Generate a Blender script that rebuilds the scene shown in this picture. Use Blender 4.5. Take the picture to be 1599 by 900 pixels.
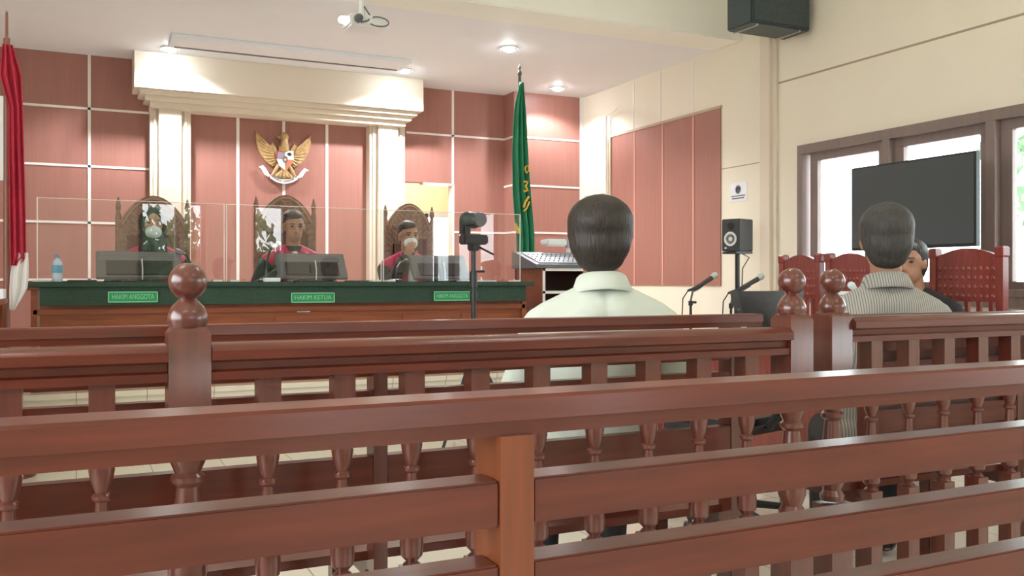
import bpy, bmesh, math, random
from mathutils import Vector, Matrix, Euler
random.seed(7)
R = math.radians; PM = math.pi
for o in list(bpy.data.objects): bpy.data.objects.remove(o)
S = bpy.context.scene
C = S.collection

# ------------------------------------------------------------------ camera
H = 1.10; YAW = 25.6; F = 1420.0; HOR = 440.0
cam_d = bpy.data.cameras.new('camera'); cam = bpy.data.objects.new('camera', cam_d); C.objects.link(cam)
cam.location = (0, 0, H); cam.rotation_euler = (R(90), 0, -R(YAW))
cam_d.sensor_width = 36; cam_d.lens = 36 * F / 1599; cam_d.shift_y = -10 / 1599
cam_d.clip_start = .02
S.camera = cam
# ------------------------------------------------------------------ world, exposure
S.view_settings.view_transform = 'Standard'; S.view_settings.look = 'None'
S.view_settings.gamma = 1; S.view_settings.use_curve_mapping = False
S.view_settings.exposure = 0.12
W = bpy.data.worlds.new('sky'); S.world = W; W.use_nodes = True
wn = W.node_tree.nodes; wl = W.node_tree.links
bg = wn['Background']; bg.inputs[1].default_value = 9.0
tc = wn.new('ShaderNodeTexCoord'); nz = wn.new('ShaderNodeTexNoise'); rp = wn.new('ShaderNodeValToRGB')
nz.inputs['Scale'].default_value = 2.2
rp.color_ramp.elements[0].color = (.82, .91, 1, 1); rp.color_ramp.elements[1].color = (1, 1, .97, 1)
wl.new(tc.outputs['Generated'], nz.inputs['Vector']); wl.new(nz.outputs['Fac'], rp.inputs[0]); wl.new(rp.outputs[0], bg.inputs[0])
try:
    S.cycles.use_denoising = True
    S.cycles.max_bounces = 10; S.cycles.diffuse_bounces = 5; S.cycles.transparent_max_bounces = 16
    S.cycles.sample_clamp_indirect = 6
except Exception: pass
def portal(loc, rot, sx, sy):
    d = bpy.data.lights.new('sky_portal', 'AREA'); d.shape = 'RECTANGLE'; d.size = sx; d.size_y = sy
    d.cycles.is_portal = True
    o = bpy.data.objects.new('sky_portal', d); o.location = loc; o.rotation_euler = rot; C.objects.link(o)
portal((5.62, 4.05, 1.62), (0, R(90), 0), 1.2, 3.3)
portal((5.62, -.6, 1.62), (0, R(90), 0), 1.2, 3.0)
portal((-3.22, 1.0, 1.9), (0, -R(90), 0), 2.0, 5.0)
portal((2.1, -3.32, 1.25), (R(90), 0, 0), 2.6, 2.5)

# ------------------------------------------------------------------ pixel to place
def at(px, py, Y):
    a = math.atan((px - 800) / F) + R(YAW)
    X = Y * math.tan(a); zc = X * math.sin(R(YAW)) + Y * math.cos(R(YAW))
    return Vector((X, Y, H + (HOR - py) * zc / F))
def at_x(px, py, X):
    a = math.atan((px - 800) / F) + R(YAW)
    return at(px, py, X / math.tan(a))

# ------------------------------------------------------------------ materials
def mat(name, col, rough=.5, metal=0, spec=.5, noise=0, nscale=8, stretch=(1, 1, 1), col2=None, bump=0, coat=0, sheen=0):
    m = bpy.data.materials.new(name); m.use_nodes = True
    n = m.node_tree.nodes; l = m.node_tree.links; b = n['Principled BSDF']
    b.inputs['Base Color'].default_value = (*col, 1); b.inputs['Roughness'].default_value = rough
    b.inputs['Metallic'].default_value = metal; b.inputs['Specular IOR Level'].default_value = spec
    if coat: b.inputs['Coat Weight'].default_value = coat; b.inputs['Coat Roughness'].default_value = .2
    if noise or col2 or bump:
        t = n.new('ShaderNodeTexCoord'); mp = n.new('ShaderNodeMapping'); mp.inputs['Scale'].default_value = stretch
        z = n.new('ShaderNodeTexNoise'); z.inputs['Scale'].default_value = nscale; z.inputs['Detail'].default_value = 5
        l.new(t.outputs['Object'], mp.inputs[0]); l.new(mp.outputs[0], z.inputs['Vector'])
        if noise or col2:
            r = n.new('ShaderNodeValToRGB')
            c2 = col2 or tuple(min(1, c * (1 + noise)) for c in col)
            c1 = col if col2 else tuple(c * (1 - noise) for c in col)
            r.color_ramp.elements[0].position = .3; r.color_ramp.elements[1].position = .7
            r.color_ramp.elements[0].color = (*c1, 1); r.color_ramp.elements[1].color = (*c2, 1)
            l.new(z.outputs['Fac'], r.inputs[0]); l.new(r.outputs[0], b.inputs['Base Color'])
        if bump:
            bp = n.new('ShaderNodeBump'); bp.inputs['Strength'].default_value = bump; bp.inputs['Distance'].default_value = .01
            l.new(z.outputs['Fac'], bp.inputs['Height']); l.new(bp.outputs[0], b.inputs['Normal'])
    return m
def emit(name, col, s):
    m = bpy.data.materials.new(name); m.use_nodes = True; b = m.node_tree.nodes['Principled BSDF']
    b.inputs['Base Color'].default_value = (*col, 1)
    b.inputs['Emission Color'].default_value = (*col, 1); b.inputs['Emission Strength'].default_value = s
    return m
def glass(name, tint=(1, 1, 1), refl=1.0, rough=.0):
    m = bpy.data.materials.new(name); m.use_nodes = True; n = m.node_tree.nodes; l = m.node_tree.links
    n.clear(); out = n.new('ShaderNodeOutputMaterial'); mx = n.new('ShaderNodeMixShader')
    tr = n.new('ShaderNodeBsdfTransparent'); tr.inputs[0].default_value = (*tint, 1)
    gl = n.new('ShaderNodeBsdfGlossy'); gl.inputs['Roughness'].default_value = rough
    fr = n.new('ShaderNodeFresnel'); fr.inputs[0].default_value = 1.5
    mu = n.new('ShaderNodeMath'); mu.operation = 'MULTIPLY'; mu.inputs[1].default_value = refl; mu.use_clamp = True
    ge = n.new('ShaderNodeNewGeometry'); io = n.new('ShaderNodeMapRange'); io.inputs['To Min'].default_value = 1.5; io.inputs['To Max'].default_value = 1 / 1.5
    l.new(ge.outputs['Backfacing'], io.inputs['Value']); l.new(io.outputs[0], fr.inputs['IOR'])
    l.new(fr.outputs[0], mu.inputs[0]); l.new(mu.outputs[0], mx.inputs[0]); l.new(tr.outputs[0], mx.inputs[1]); l.new(gl.outputs[0], mx.inputs[2])
    l.new(mx.outputs[0], out.inputs[0]); return m
M = {}
M['wood'] = mat('red_brown_varnished_wood', (.125, .022, .010), .4, spec=.35, noise=.25, nscale=4, stretch=(1.2, 14, 14), coat=.45)
M['wood_v'] = mat('red_brown_turned_wood', (.125, .029, .018), .3, noise=.2, nscale=4, stretch=(14, 14, 1.2), coat=.8)
M['wood_lit'] = mat('lit_orange_post_wood', (.22, .052, .013), .34, noise=.2, nscale=4, stretch=(14, 14, 1.2), coat=.3)  # orange of the lit post side, put into the wood colour
M['wood_b'] = mat('brown_rear_wood', (.13, .027, .013), .4, noise=.2, nscale=4, stretch=(1.2, 14, 14), coat=.2)
M['desk'] = mat('orange_brown_desk_wood', (.26, .07, .026), .35, noise=.16, nscale=3, stretch=(1, 8, 8))
M['carve'] = mat('carved_teak', (.27, .15, .10), .45, noise=.3, nscale=30, bump=.6)
M['redwood'] = mat('red_carved_wood', (.24, .045, .035), .35, noise=.2, nscale=6, stretch=(8, 8, 1), coat=.3)
M['panel'] = mat('salmon_laminate_panel', (.345, .15, .12), .42, noise=.06, nscale=3, stretch=(12, 12, .7))
M['cream'] = mat('cream_paint', (.84, .775, .64), .6, noise=.02, nscale=2)
M['cream_p'] = mat('beige_column_paint', (.76, .67, .55), .55, noise=.02, nscale=2)
M['cream_w'] = mat('pale_cream_paint', (.91, .90, .82), .6, noise=.02, nscale=2)
M['yellow'] = mat('pale_yellow_paint', (.78, .74, .45), .6)
M['white'] = mat('white_ceiling_paint', (.84, .85, .88), .6, noise=.015, nscale=2)
M['strip'] = mat('pale_aluminium_strip', (.85, .80, .76), .3, spec=.7)
M['groove'] = mat('shallow_groove_tan', (.40, .32, .24), .7)
M['frame'] = mat('grey_brown_window_timber', (.23, .17, .155), .45, noise=.1, nscale=3, stretch=(8, 8, 1))
M['black'] = mat('black_plastic', (.02, .021, .023), .4)
M['screen'] = mat('dark_screen', (.055, .07, .075), .3, spec=.8)
M['grey'] = mat('grey_plastic', (.13, .13, .14), .45)
M['gunmetal'] = mat('speaker_black_vinyl', (.05, .05, .052), .5, noise=.15, nscale=60)
M['whitep'] = mat('white_plastic', (.8, .82, .82), .35)
M['paper'] = mat('white_paper', (.85, .86, .9), .7)
M['ivory'] = mat('ivory_paper', (.78, .72, .52), .7)
M['metal'] = mat('brushed_metal', (.6, .6, .6), .3, metal=1)
M['cloth_g'] = mat('dark_green_baize', (.028, .062, .04), .85, noise=.15, nscale=60, bump=.15)
M['plate'] = mat('green_nameplate', (.02, .28, .10), .4)
M['plate_e'] = mat('pale_green_plate_edge', (.25, .62, .38), .4)
M['gold'] = mat('gold_paint', (.42, .26, .11), .45, noise=.25, nscale=25, bump=.3)
M['gold2'] = mat('gold_thread', (.75, .5, .06), .5)
M['flag_r'] = mat('red_flag_cloth', (.48, .025, .06), .75, noise=.1, nscale=8)
M['flag_w'] = mat('white_flag_cloth', (.78, .76, .74), .75)
M['flag_g'] = mat('green_flag_cloth', (.035, .27, .14), .7, noise=.12, nscale=8)
M['skin'] = mat('warm_brown_skin', (.42, .22, .14), .5, noise=.06, nscale=15)
M['hair'] = mat('black_hair', (.030, .022, .018), .5, noise=.35, nscale=40, stretch=(3, 3, .6), bump=.5)
M['hair2'] = mat('greying_black_hair', (.045, .042, .04), .55, noise=.35, nscale=40, stretch=(3, 3, .6), bump=.5)
M['shirt'] = mat('pale_mint_white_shirt', (.68, .74, .66), .8, noise=.03, nscale=6, bump=.2)
M['trouser'] = mat('dark_trousers', (.03, .03, .035), .8)
M['robe_b'] = mat('black_robe_cloth', (.018, .018, .022), .8, noise=.2, nscale=8, bump=.2)
M['robe_r'] = mat('crimson_robe_cloth', (.52, .025, .10), .7, noise=.1, nscale=8)
M['mask'] = mat('pale_blue_mask', (.72, .82, .84), .8)
M['bottle'] = mat('clear_blue_bottle', (.55, .70, .85), .2, spec=.7)
M['label_b'] = mat('blue_bottle_label', (.08, .42, .66), .4)
M['cap_b'] = mat('blue_cap', (.12, .22, .55), .4)
M['leaf'] = mat('leafy_green', (.13, .22, .11), .7, noise=.4, nscale=5)
M['bark'] = mat('brown_bark', (.16, .1, .06), .9, noise=.3, nscale=10)
M['concrete'] = mat('pale_concrete', (.6, .6, .58), .8, noise=.08, nscale=1)
M['lamp'] = emit('lamp_lens_lit', (.9, .96, 1), 120)
M['lens'] = emit('projector_lens_lit', (.9, 1, 1), 14)
M['glass'] = glass('window_glass', (.93, .97, .97))
M['acrylic'] = glass('clear_acrylic', (.965, .955, .95), 1.25)
M['acr_edge'] = mat('acrylic_edge', (.78, .74, .70), .2)
M['coneW'] = mat('white_speaker_cone', (.75, .77, .76), .35)
def striped():
    m = mat('fine_striped_grey_shirt', (.6, .6, .56), .8); n = m.node_tree.nodes; l = m.node_tree.links
    t = n.new('ShaderNodeTexCoord'); w = n.new('ShaderNodeTexWave'); w.inputs['Scale'].default_value = 38
    w.bands_direction = 'X'; r = n.new('ShaderNodeValToRGB')
    r.color_ramp.elements[0].color = (.20, .19, .18, 1); r.color_ramp.elements[1].color = (.46, .45, .41, 1)
    r.color_ramp.elements[0].position = .1; r.color_ramp.elements[1].position = .45
    l.new(t.outputs['Object'], w.inputs['Vector']); l.new(w.outputs['Fac'], r.inputs[0]); l.new(r.outputs[0], n['Principled BSDF'].inputs['Base Color']); return m
M['stripe'] = striped()
def tiles():
    m = mat('cream_floor_tile', (.80, .74, .62), .18); n = m.node_tree.nodes; l = m.node_tree.links
    t = n.new('ShaderNodeTexCoord'); b = n.new('ShaderNodeTexBrick'); b.offset = 0; b.inputs['Scale'].default_value = 1
    b.inputs['Brick Width'].default_value = .4; b.inputs['Row Height'].default_value = .4; b.inputs['Mortar Size'].default_value = .003
    b.inputs['Color1'].default_value = (.80, .75, .63, 1); b.inputs['Color2'].default_value = (.77, .71, .60, 1); b.inputs['Mortar'].default_value = (.4, .36, .3, 1)
    l.new(t.outputs['Object'], b.inputs['Vector']); l.new(b.outputs['Color'], n['Principled BSDF'].inputs['Base Color']); return m
M['tile'] = tiles()

# ------------------------------------------------------------------ mesh helpers
class MB:
    def __init__(s): s.bm = bmesh.new()
    def box(s, x0, x1, y0, y1, z0, z1, bev=0, mtx=None):
        r = bmesh.ops.create_cube(s.bm, size=1); v = r['verts']
        for q in v: q.co = Vector(((x0 + x1) / 2 + q.co.x * (x1 - x0), (y0 + y1) / 2 + q.co.y * (y1 - y0), (z0 + z1) / 2 + q.co.z * (z1 - z0)))
        if mtx is not None:
            for q in v: q.co = mtx @ q.co
        if bev:
            es = set(e for q in v for e in q.link_edges)
            bmesh.ops.bevel(s.bm, geom=list(es), offset=bev, segments=2, affect='EDGES', clamp_overlap=True)
        return s
    def loft(s, rings, cap=True, closed=True):
        vs = [[s.bm.verts.new(p) for p in r] for r in rings]; n = len(vs[0])
        for a, b in zip(vs, vs[1:]):
            for i in range(n if closed else n - 1):
                j = (i + 1) % n
                try: s.bm.faces.new((a[i], a[j], b[j], b[i]))
                except ValueError: pass
        if cap and closed:
            s.bm.faces.new(vs[0][::-1]); s.bm.faces.new(vs[-1])
        return s
    def lathe(s, prof, c=(0, 0, 0), seg=20, mtx=None):
        c = Vector(c); rings = []
        for r, z in prof:
            ring = [Vector((max(r, 1e-4) * math.cos(2 * math.pi * i / seg), max(r, 1e-4) * math.sin(2 * math.pi * i / seg), z)) for i in range(seg)]
            rings.append([((mtx @ p) if mtx is not None else p) + c for p in ring])
        return s.loft(rings)
    def sq(s, prof, c=(0, 0, 0)):      # square-section lathe: (half, z)
        return s.loft([[Vector((c[0] + a * h, c[1] + b * h, c[2] + z)) for a, b in ((-1, -1), (1, -1), (1, 1), (-1, 1))] for h, z in prof])
    def tube(s, pts, r, seg=10):
        pts = [Vector(p) for p in pts]; rs = r if isinstance(r, (list, tuple)) else [r] * len(pts); rings = []; up = None
        for i, p in enumerate(pts):
            d = (pts[min(i + 1, len(pts) - 1)] - pts[max(i - 1, 0)]).normalized()
            if up is None: up = Vector((0, 0, 1)) if abs(d.z) < .9 else Vector((1, 0, 0))
            u = (up - d * up.dot(d)).normalized(); w = d.cross(u); up = u
            rings.append([p + (u * math.cos(2 * math.pi * k / seg) + w * math.sin(2 * math.pi * k / seg)) * rs[i] for k in range(seg)])
        return s.loft(rings)
    def prism(s, pts, y0, y1, plane='XZ', bev=0):
        f = (lambda a, b, d: Vector((a, d, b))) if plane == 'XZ' else ((lambda a, b, d: Vector((d, a, b))) if plane == 'YZ' else (lambda a, b, d: Vector((a, b, d))))
        before = set(s.bm.verts)
        A = [s.bm.verts.new(f(a, b, y0)) for a, b in pts]; B = [s.bm.verts.new(f(a, b, y1)) for a, b in pts]
        n = len(pts)
        for i in range(n): s.bm.faces.new((A[i], A[(i + 1) % n], B[(i + 1) % n], B[i]))
        s.bm.faces.new(A[::-1]); s.bm.faces.new(B)
        return s
    def ell(s, c, r, mtx=None, sub=3):
        q = bmesh.ops.create_icosphere(s.bm, subdivisions=sub, radius=1)['verts']
        for v in q:
            p = Vector((v.co.x * r[0], v.co.y * r[1], v.co.z * r[2])) + Vector(c)
            v.co = mtx @ p if mtx is not None else p
        return s
    def cap(s, p0, r0, p1, r1, seg=14, mtx=None):
        p0 = Vector(p0); p1 = Vector(p1)
        if mtx is not None: p0 = mtx @ p0; p1 = mtx @ p1
        d = (p1 - p0); L = d.length; d = d.normalized() if L > 1e-6 else Vector((0, 0, 1))
        u = d.orthogonal().normalized(); w = d.cross(u); rings = []
        for a in (-88, -60, -30, 0): rings.append((p0 + d * r0 * math.sin(R(a)), r0 * math.cos(R(a))))
        for a in (0, 30, 60, 88): rings.append((p1 + d * r1 * math.sin(R(a)), r1 * math.cos(R(a))))
        return s.loft([[c + (u * math.cos(2 * math.pi * k / seg) + w * math.sin(2 * math.pi * k / seg)) * r for k in range(seg)] for c, r in rings])
    def build(s, name, m, parent=None, smooth=False, loc=None, label=None, kind=None, bevel=0, remesh=0, sm=0, angle=None):
        bmesh.ops.recalc_face_normals(s.bm, faces=s.bm.faces)
        me = bpy.data.meshes.new(name); s.bm.to_mesh(me); s.bm.free(); me.materials.append(m)
        if smooth:
            for p in me.polygons: p.use_smooth = True
            if angle is None: angle = 35
            try: me.set_sharp_from_angle(angle=R(angle))
            except Exception: pass
        o = bpy.data.objects.new(name, me); C.objects.link(o)
        if parent: o.parent = parent
        if loc: o.location = loc
        if label: o['label'] = label
        if kind: o['kind'] = kind
        if bevel:
            b = o.modifiers.new('bevel', 'BEVEL'); b.width = bevel; b.segments = 2; b.limit_method = 'ANGLE'
        if remesh:
            r = o.modifiers.new('remesh', 'REMESH'); r.mode = 'VOXEL'; r.voxel_size = remesh; r.use_smooth_shade = True
            if sm: q = o.modifiers.new('smooth', 'SMOOTH'); q.factor = .5; q.iterations = sm
        return o
def thing(name, label, cat, loc=(0, 0, 0), rotz=0, group=None):
    o = bpy.data.objects.new(name, None); C.objects.link(o); o.empty_display_size = .1
    o.location = loc; o.rotation_euler = (0, 0, rotz); o['label'] = label; o['category'] = cat
    if group: o['group'] = group
    return o
def tag(o, label, cat, group=None):
    o['label'] = label; o['category'] = cat
    if group: o['group'] = group
    return o
def struct(name, mb, m, smooth=False, **k):
    return mb.build(name, m, kind='structure', smooth=smooth, **k)
def dup(root, loc, rotz=None, label=None, group=None):
    r = root.copy(); C.objects.link(r); r.location = loc
    if rotz is not None: r.rotation_euler = (0, 0, rotz)
    if label: r['label'] = label
    if group: r['group'] = group
    for ch in list(root.children):
        c = ch.copy(); C.objects.link(c); c.parent = r
        for g in list(ch.children):
            d = g.copy(); C.objects.link(d); d.parent = c
    return r
def text(txt, size, m, name, parent, loc, rot, depth=.001, bend=None):
    cu = bpy.data.curves.new('lettering', 'FONT'); cu.body = txt; cu.size = size; cu.align_x = 'CENTER'; cu.align_y = 'CENTER'; cu.extrude = depth
    t = bpy.data.objects.new('tmp', cu); C.objects.link(t); bpy.context.view_layer.update()
    me = bpy.data.meshes.new_from_object(t.evaluated_get(bpy.context.evaluated_depsgraph_get()))
    bpy.data.objects.remove(t); me.materials.clear(); me.materials.append(m)
    if bend: 
        for v in me.vertices: v.co = bend(v.co)
    o = bpy.data.objects.new(name, me); C.objects.link(o); o.parent = parent; o.location = loc; o.rotation_euler = rot
    return o

# ================================================================== SETTING
XR = 5.40; YB = 9.6; ZC = 3.27; ZH = 4.3; XL = -3.2; YR = -3.3
struct('floor', MB().box(XL, XR + .15, YR, 12.2, -.1, 0), M['tile'])
struct('ceiling', MB().box(XL, XR, 6.89, 12.2, ZC, ZC + .15), M['white'])
struct('ceiling.001', MB().box(XL, XR, YR, 6.48, ZH, ZH + .1), M['cream_w'])
struct('trim_1', MB().box(XL, XR, 6.48, 6.89, ZC - .005, ZH + .1, .01), M['cream_w'], label='cream cross beam over the front of the dais')
# right wall with two window openings
def wallR(mb, x0=XR, x1=XR + .15):
    zs0, zs1 = 1.0, 2.22
    mb.box(x0, x1, YR, 12.2, zs1, ZH + .1); mb.box(x0, x1, YR, 12.2, 0, zs0)
    for a, b in ((YR, -2.1), (.9, 2.25), (5.75, 12.2)): mb.box(x0, x1, a, b, zs0, zs1)
    return mb
struct('wall_right', wallR(MB()), M['cream'])
struct('wall_left', MB().box(XL - .15, XL, YR, 12.2, 0, .9).box(XL - .15, XL, YR, 12.2, 2.9, ZH + .1).box(XL - .15, XL, YR, -1.5, .9, 2.9).box(XL - .15, XL, 3.5, 12.2, .9, 2.9), M['cream'])
# rear wall with two doorways
b = MB(); xs = [(XL - .15, .9), (1.47, 1.62), (1.95, 2.7), (3.3, XR + .15)]
for a, c in xs: b.box(a, c, YR - .15, YR, 0, 2.45)
b.box(XL - .15, XR + .15, YR - .15, YR, 2.45, ZH + .1)
struct('wall_rear', b, M['cream'])
for k, (a, c) in enumerate(((.9, 1.95), (2.7, 3.3))):
    b = MB(); b.box(a, a + .07, YR - .16, YR + .02, 0, 2.45).box(c - .07, c, YR - .16, YR + .02, 0, 2.45).box(a, c, YR - .16, YR + .02, 2.38, 2.45)
    struct('door_%d' % (k + 1), b, M['frame'])
# back wall: salmon panels, opening to a side room
DX0, DX1, DZ = 3.0, 3.86, 2.21
struct('wall_back', MB().box(XL, DX0, YB, YB + .12, 0, ZC).box(DX1, 4.5, YB, YB + .12, 0, ZC).box(DX0, DX1, YB, YB + .12, DZ, ZC).box(4.5, XR, YB - .26, YB + .12, 0, ZC), M['panel'])
struct('door_3', MB().box(DX0 + .5, DX1 + .0, YB - .006, YB + .12, DZ - .02, DZ).box(DX1 - .015, DX1 + .01, YB - .006, YB + .12, 0, DZ), M['strip'], label='white edged opening beside the right pilaster')
struct('wall_side_room', MB().box(2.4, 4.25, 11.6, 11.7, 0, ZC).box(5.0, XR, 11.6, 11.7, 0, ZC).box(4.25, 5.0, 11.6, 11.7, 2.02, ZC).box(4.25, 5.0, 11.6, 11.7, 0, 1.15).box(2.4, 2.5, YB + .12, 11.6, 0, ZC), M['yellow'])
struct('window_3', MB().box(4.25, 4.29, 11.57, 11.66, 1.15, 2.02).box(4.96, 5.0, 11.57, 11.66, 1.15, 2.02).box(4.25, 5.0, 11.57, 11.66, 1.97, 2.02).box(4.25, 5.0, 11.57, 11.66, 1.15, 1.2).box(4.6, 4.63, 11.58, 11.66, 1.15, 2.02), M['whitep'])
# pale strips of the panelling
t = 1; e = .007
b = MB()
zl = (.57, 1.118, 1.664, 2.204, 2.756)
for x in (-2.0, -.95, .112): b.box(x - .013, x + .013, YB - e, YB, .4, ZC)
for z in zl: b.box(XL, .68, YB - e, YB, z - .011, z + .011)
struct('trim_2', b, M['strip'])
b = MB()
for x in (1.49, 1.954, 2.41): b.box(x - .015, x + .015, YB - e, YB, .4, ZC - .3)
struct('trim_3', b, M['strip'])
b = MB(); b.box(3.84, 3.866, YB - e, YB, DZ, ZC)
for z in zl[2:]:
    if z > DZ or z < DZ - .1: b.box(3.3 if z > DZ else 3.866, 4.5, YB - e, YB, z - .011, z + .011)
    b.box(4.5, XR, YB - .26 - e, YB - .26, z - .011, z + .011); b.box(4.5 - e, 4.5, YB - .26, YB, z - .011, z + .011)
b.box(4.5, XR, YB - .26 - e, YB - .26, 1.107, 1.129)
struct('trim_4', b, M['strip'])
struct('trim_5', MB().box(XR - .04, XR, YB - .30, YB - .26, 0, ZC), M['strip'])
# right wall panel (recess look), strips, grooves
def yx(px): return XR / math.tan(math.atan((px - 800) / F) + R(YAW))
Y0, Y1 = yx(1127), yx(955)
struct('wall_right_panel', MB().box(XR - .012, XR, Y0, Y1, 1.06, 2.71), M['panel'], label='salmon laminate panel of the right wall')
b = MB()
for p in (993, 1037, 1085): y = yx(p); b.box(XR - .017, XR - .012, y - .012, y + .012, 1.06, 2.71)
struct('trim_6', b, mat('salmon_strip', (.62, .30, .24), .4))
b = MB()
for p in (990, 1032, 1083): y = yx(p); b.box(XR - .006, XR, y - .01, y + .01, 2.74, ZC)
struct('trim_7', b, M['strip'])
b = MB(); b.box(XR - .03, XR, Y1 - .03, Y1 + .03, 1.06, 2.71).box(XR - .02, XR, Y0 - .012, Y1, 2.71, 2.735)
struct('trim_8', b, mat('taupe_trim', (.50, .38, .28), .6))
b = MB()
for z in (1.55, 2.10, 2.65): b.box(XR - .002, XR, Y1 + .05, YB - .3, z - .004, z + .004)
b.box(XR - .002, XR, yx(1188), Y0, 2.14, 2.148)
b.box(XR - .003, XR, YR, yx(1216), 2.785, 2.80)
b.box(XR - .002, XR, YR, Y0, .6, .606)
struct('trim_9', b, M['groove'])
ya, yb = yx(1216), yx(1190)
struct('trim_10', MB().box(XR - .05, XR, ya + .05, yb - .10, 0, ZC + .1, .005).box(XR - .025, XR, ya, yb, 0, ZC + .1, .004), M['cream_p'])
# conduit by the corner
b = MB(); y = Y1 + .03; b.tube([(XR - .05, y, 1.1), (XR - .05, y, 2.95), (XR - .05, y - .22, 3.0)], .012, 8)
tag(b.build('conduit_pipe', M['cream_w'], smooth=True), 'cream pipe running up the right wall beside the salmon panel', 'pipe')

# windows on the right
def window(name, ya, yb, panes):
    f = MB(); z0, z1 = 1.0, 2.22; x0, x1 = XR - .04, XR + .12
    f.box(x0, x1, ya, yb, z1 - .075, z1).box(x0, x1, ya, yb, z0, z0 + .05).box(x0, x1, ya, ya + .06, z0 + .05, z1 - .075).box(x0, x1, yb - .06, yb, z0 + .05, z1 - .075)
    ps = sorted(panes)
    for (a, c), (d, g) in zip(ps, ps[1:]): m_ = (c + d) / 2; f.box(x0 - .008, x1, m_ - .035, m_ + .035, z0 + .05, z1 - .075)
    o = f.build(name, M['frame'], kind='structure', bevel=.004)
    for a, c in ps:
        s_ = MB(); xx0, xx1 = XR + .01, XR + .055
        s_.box(xx0, xx1, a - .08, c + .08, 2.08, 2.15).box(xx0, xx1, a - .08, c + .08, 1.045, 1.10).box(xx0, xx1, a - .08, a, 1.1, 2.08).box(xx0, xx1, c, c + .08, 1.1, 2.08)
        so = s_.build('window_sash', M['frame'], o, bevel=.003)
        MB().box(XR + .03, XR + .036, a, c, 1.1, 2.08).build('window_pane', M['glass'], so)
    return o
window('window_1', 2.25, 5.75, [(4.95, 5.57), (4.10, 4.72), (3.25, 3.87), (2.40, 3.02)])
window('window_2', -2.1, .9, [(.1, .74), (-.75, -.11), (-1.6, -.96)])
struct('trim_11', MB().box(XR - .03, XR, 2.2, 5.8, .93, 1.0), M['frame'])
b = MB().box(XL - .12, XL + .02, -1.5, 3.5, .9, .97).box(XL - .12, XL + .02, -1.5, 3.5, 2.83, 2.9)
for k in range(6): b.box(XL - .12, XL + .02, -1.5 + k * .986, -1.43 + k * .986, .9, 2.9)
struct('window_4', b, M['frame'])

# dais
DZ0 = .42
struct('dais', MB().box(XL, 3.28, 6.12, 7.0, 0, DZ0).box(XL, XR, 7.0, YB, 0, DZ0).box(XL, 3.30, 6.10, 6.5, DZ0 - .03, DZ0 + .005), M['tile'], label='cream tiled dais with a nosing line')

# portal: cornice + pilasters
def pilaster(px0, px1, Y):
    x0 = at(px0, 0, Y).x; x1 = at(px1, 0, Y).x; w = x1 - x0
    b = MB().box(x0, x1, YB - .13, YB, DZ0, 2.95).box(x0 + .2 * w, x1 - .25 * w, YB - .20, YB, DZ0, 2.80, .006)
    b.box(x0 + .08 * w, x0 + .14 * w, YB - .15, YB, DZ0, 2.9).box(x1 - .16 * w, x1 - .1 * w, YB - .15, YB, DZ0, 2.9)
    return b
struct('pilaster_left', pilaster(235, 299, YB - .16), M['cream_p'], label='beige stepped pilaster left of the emblem')
struct('pilaster_right', pilaster(579, 634, YB - .16), M['cream_p'], label='beige stepped pilaster right of the emblem')
Yc = 9.2
cx0, cx1 = at(210, 0, Yc).x, at(662, 0, Yc).x
prof = [(Yc, ZC), (Yc, 2.925), (Yc + .05, 2.925), (Yc + .05, 2.88), (Yc + .10, 2.86), (Yc + .10, 2.82), (Yc + .16, 2.80), (Yc + .16, 2.765), (YB, 2.765), (YB, ZC)]
b = MB()
for i, (yy, z) in enumerate([(Yc, ZC), (Yc + .05, 2.925), (Yc + .10, 2.88), (Yc + .15, 2.83)]):
    d = i * .05; zt = z; zb = [2.925, 2.88, 2.83, 2.775][i]
    b.box(cx0 + d, cx1 - d, yy, YB, zb, zt, .004)
struct('cornice', b, M['cream_p'], label='beige stepped cornice across the top of the pilasters')

# ================================================================== CEILING FITTINGS
def downlight(x, y, label, e):
    t_ = thing('ceiling_downlight', label, 'ceiling light', (x, y, ZC), 0, 'ceiling downlights over the dais')
    MB().lathe([(.085, -.012), (.085, 0), (.060, 0), (.060, -.004), (.075, -.012)], seg=24).build('trim_ring', M['whitep'], t_, True)
    MB().lathe([(.0, -.036), (.030, -.034), (.050, -.024), (.058, -.010), (.056, -.002), (0, -.002)], seg=24).build('lamp_lens', M['lamp'], t_)
    d = bpy.data.lights.new('downlight_lamp', 'SPOT'); d.energy = e; d.color = (.93, .97, 1); d.spot_size = R(140); d.spot_blend = .4; d.shadow_soft_size = .05
    l = bpy.data.objects.new('downlight_lamp', d); C.objects.link(l); l.parent = t_; l.location = (0, 0, -.06)
downlight(.785, 8.98, 'lit round downlight above the left end of the cornice', 190)
downlight(3.03, 8.87, 'lit round downlight above the right end of the cornice', 190)
downlight(4.85, 8.95, 'lit round downlight in the right back corner of the dais ceiling', 80)
downlight(3.62, 7.62, 'lit round downlight nearest the beam, left of the green flag top', 90)
# unseen fill lights added to brighten the hall (behind and above the viewer)
for x, y, lb in ((-.8, -1.2, 'rear left'), (2.6, -1.2, 'rear right'), (-.8, 3.2, 'front left'), (2.6, 3.2, 'front right')):
    t_ = thing('added_fill_light', 'unseen fill light added on the hall ceiling, the %s one of four' % lb, 'ceiling light', (x, y, ZH), 0, 'added hall fill lights')
    MB().box(-.65, .65, -.12, .12, -.06, 0, .01).build('housing', M['whitep'], t_)
    MB().box(-.6, .6, -.09, .09, -.065, -.058).build('diffuser', emit('hall_fill_lit', (1, .97, .9), 17), t_)
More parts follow.
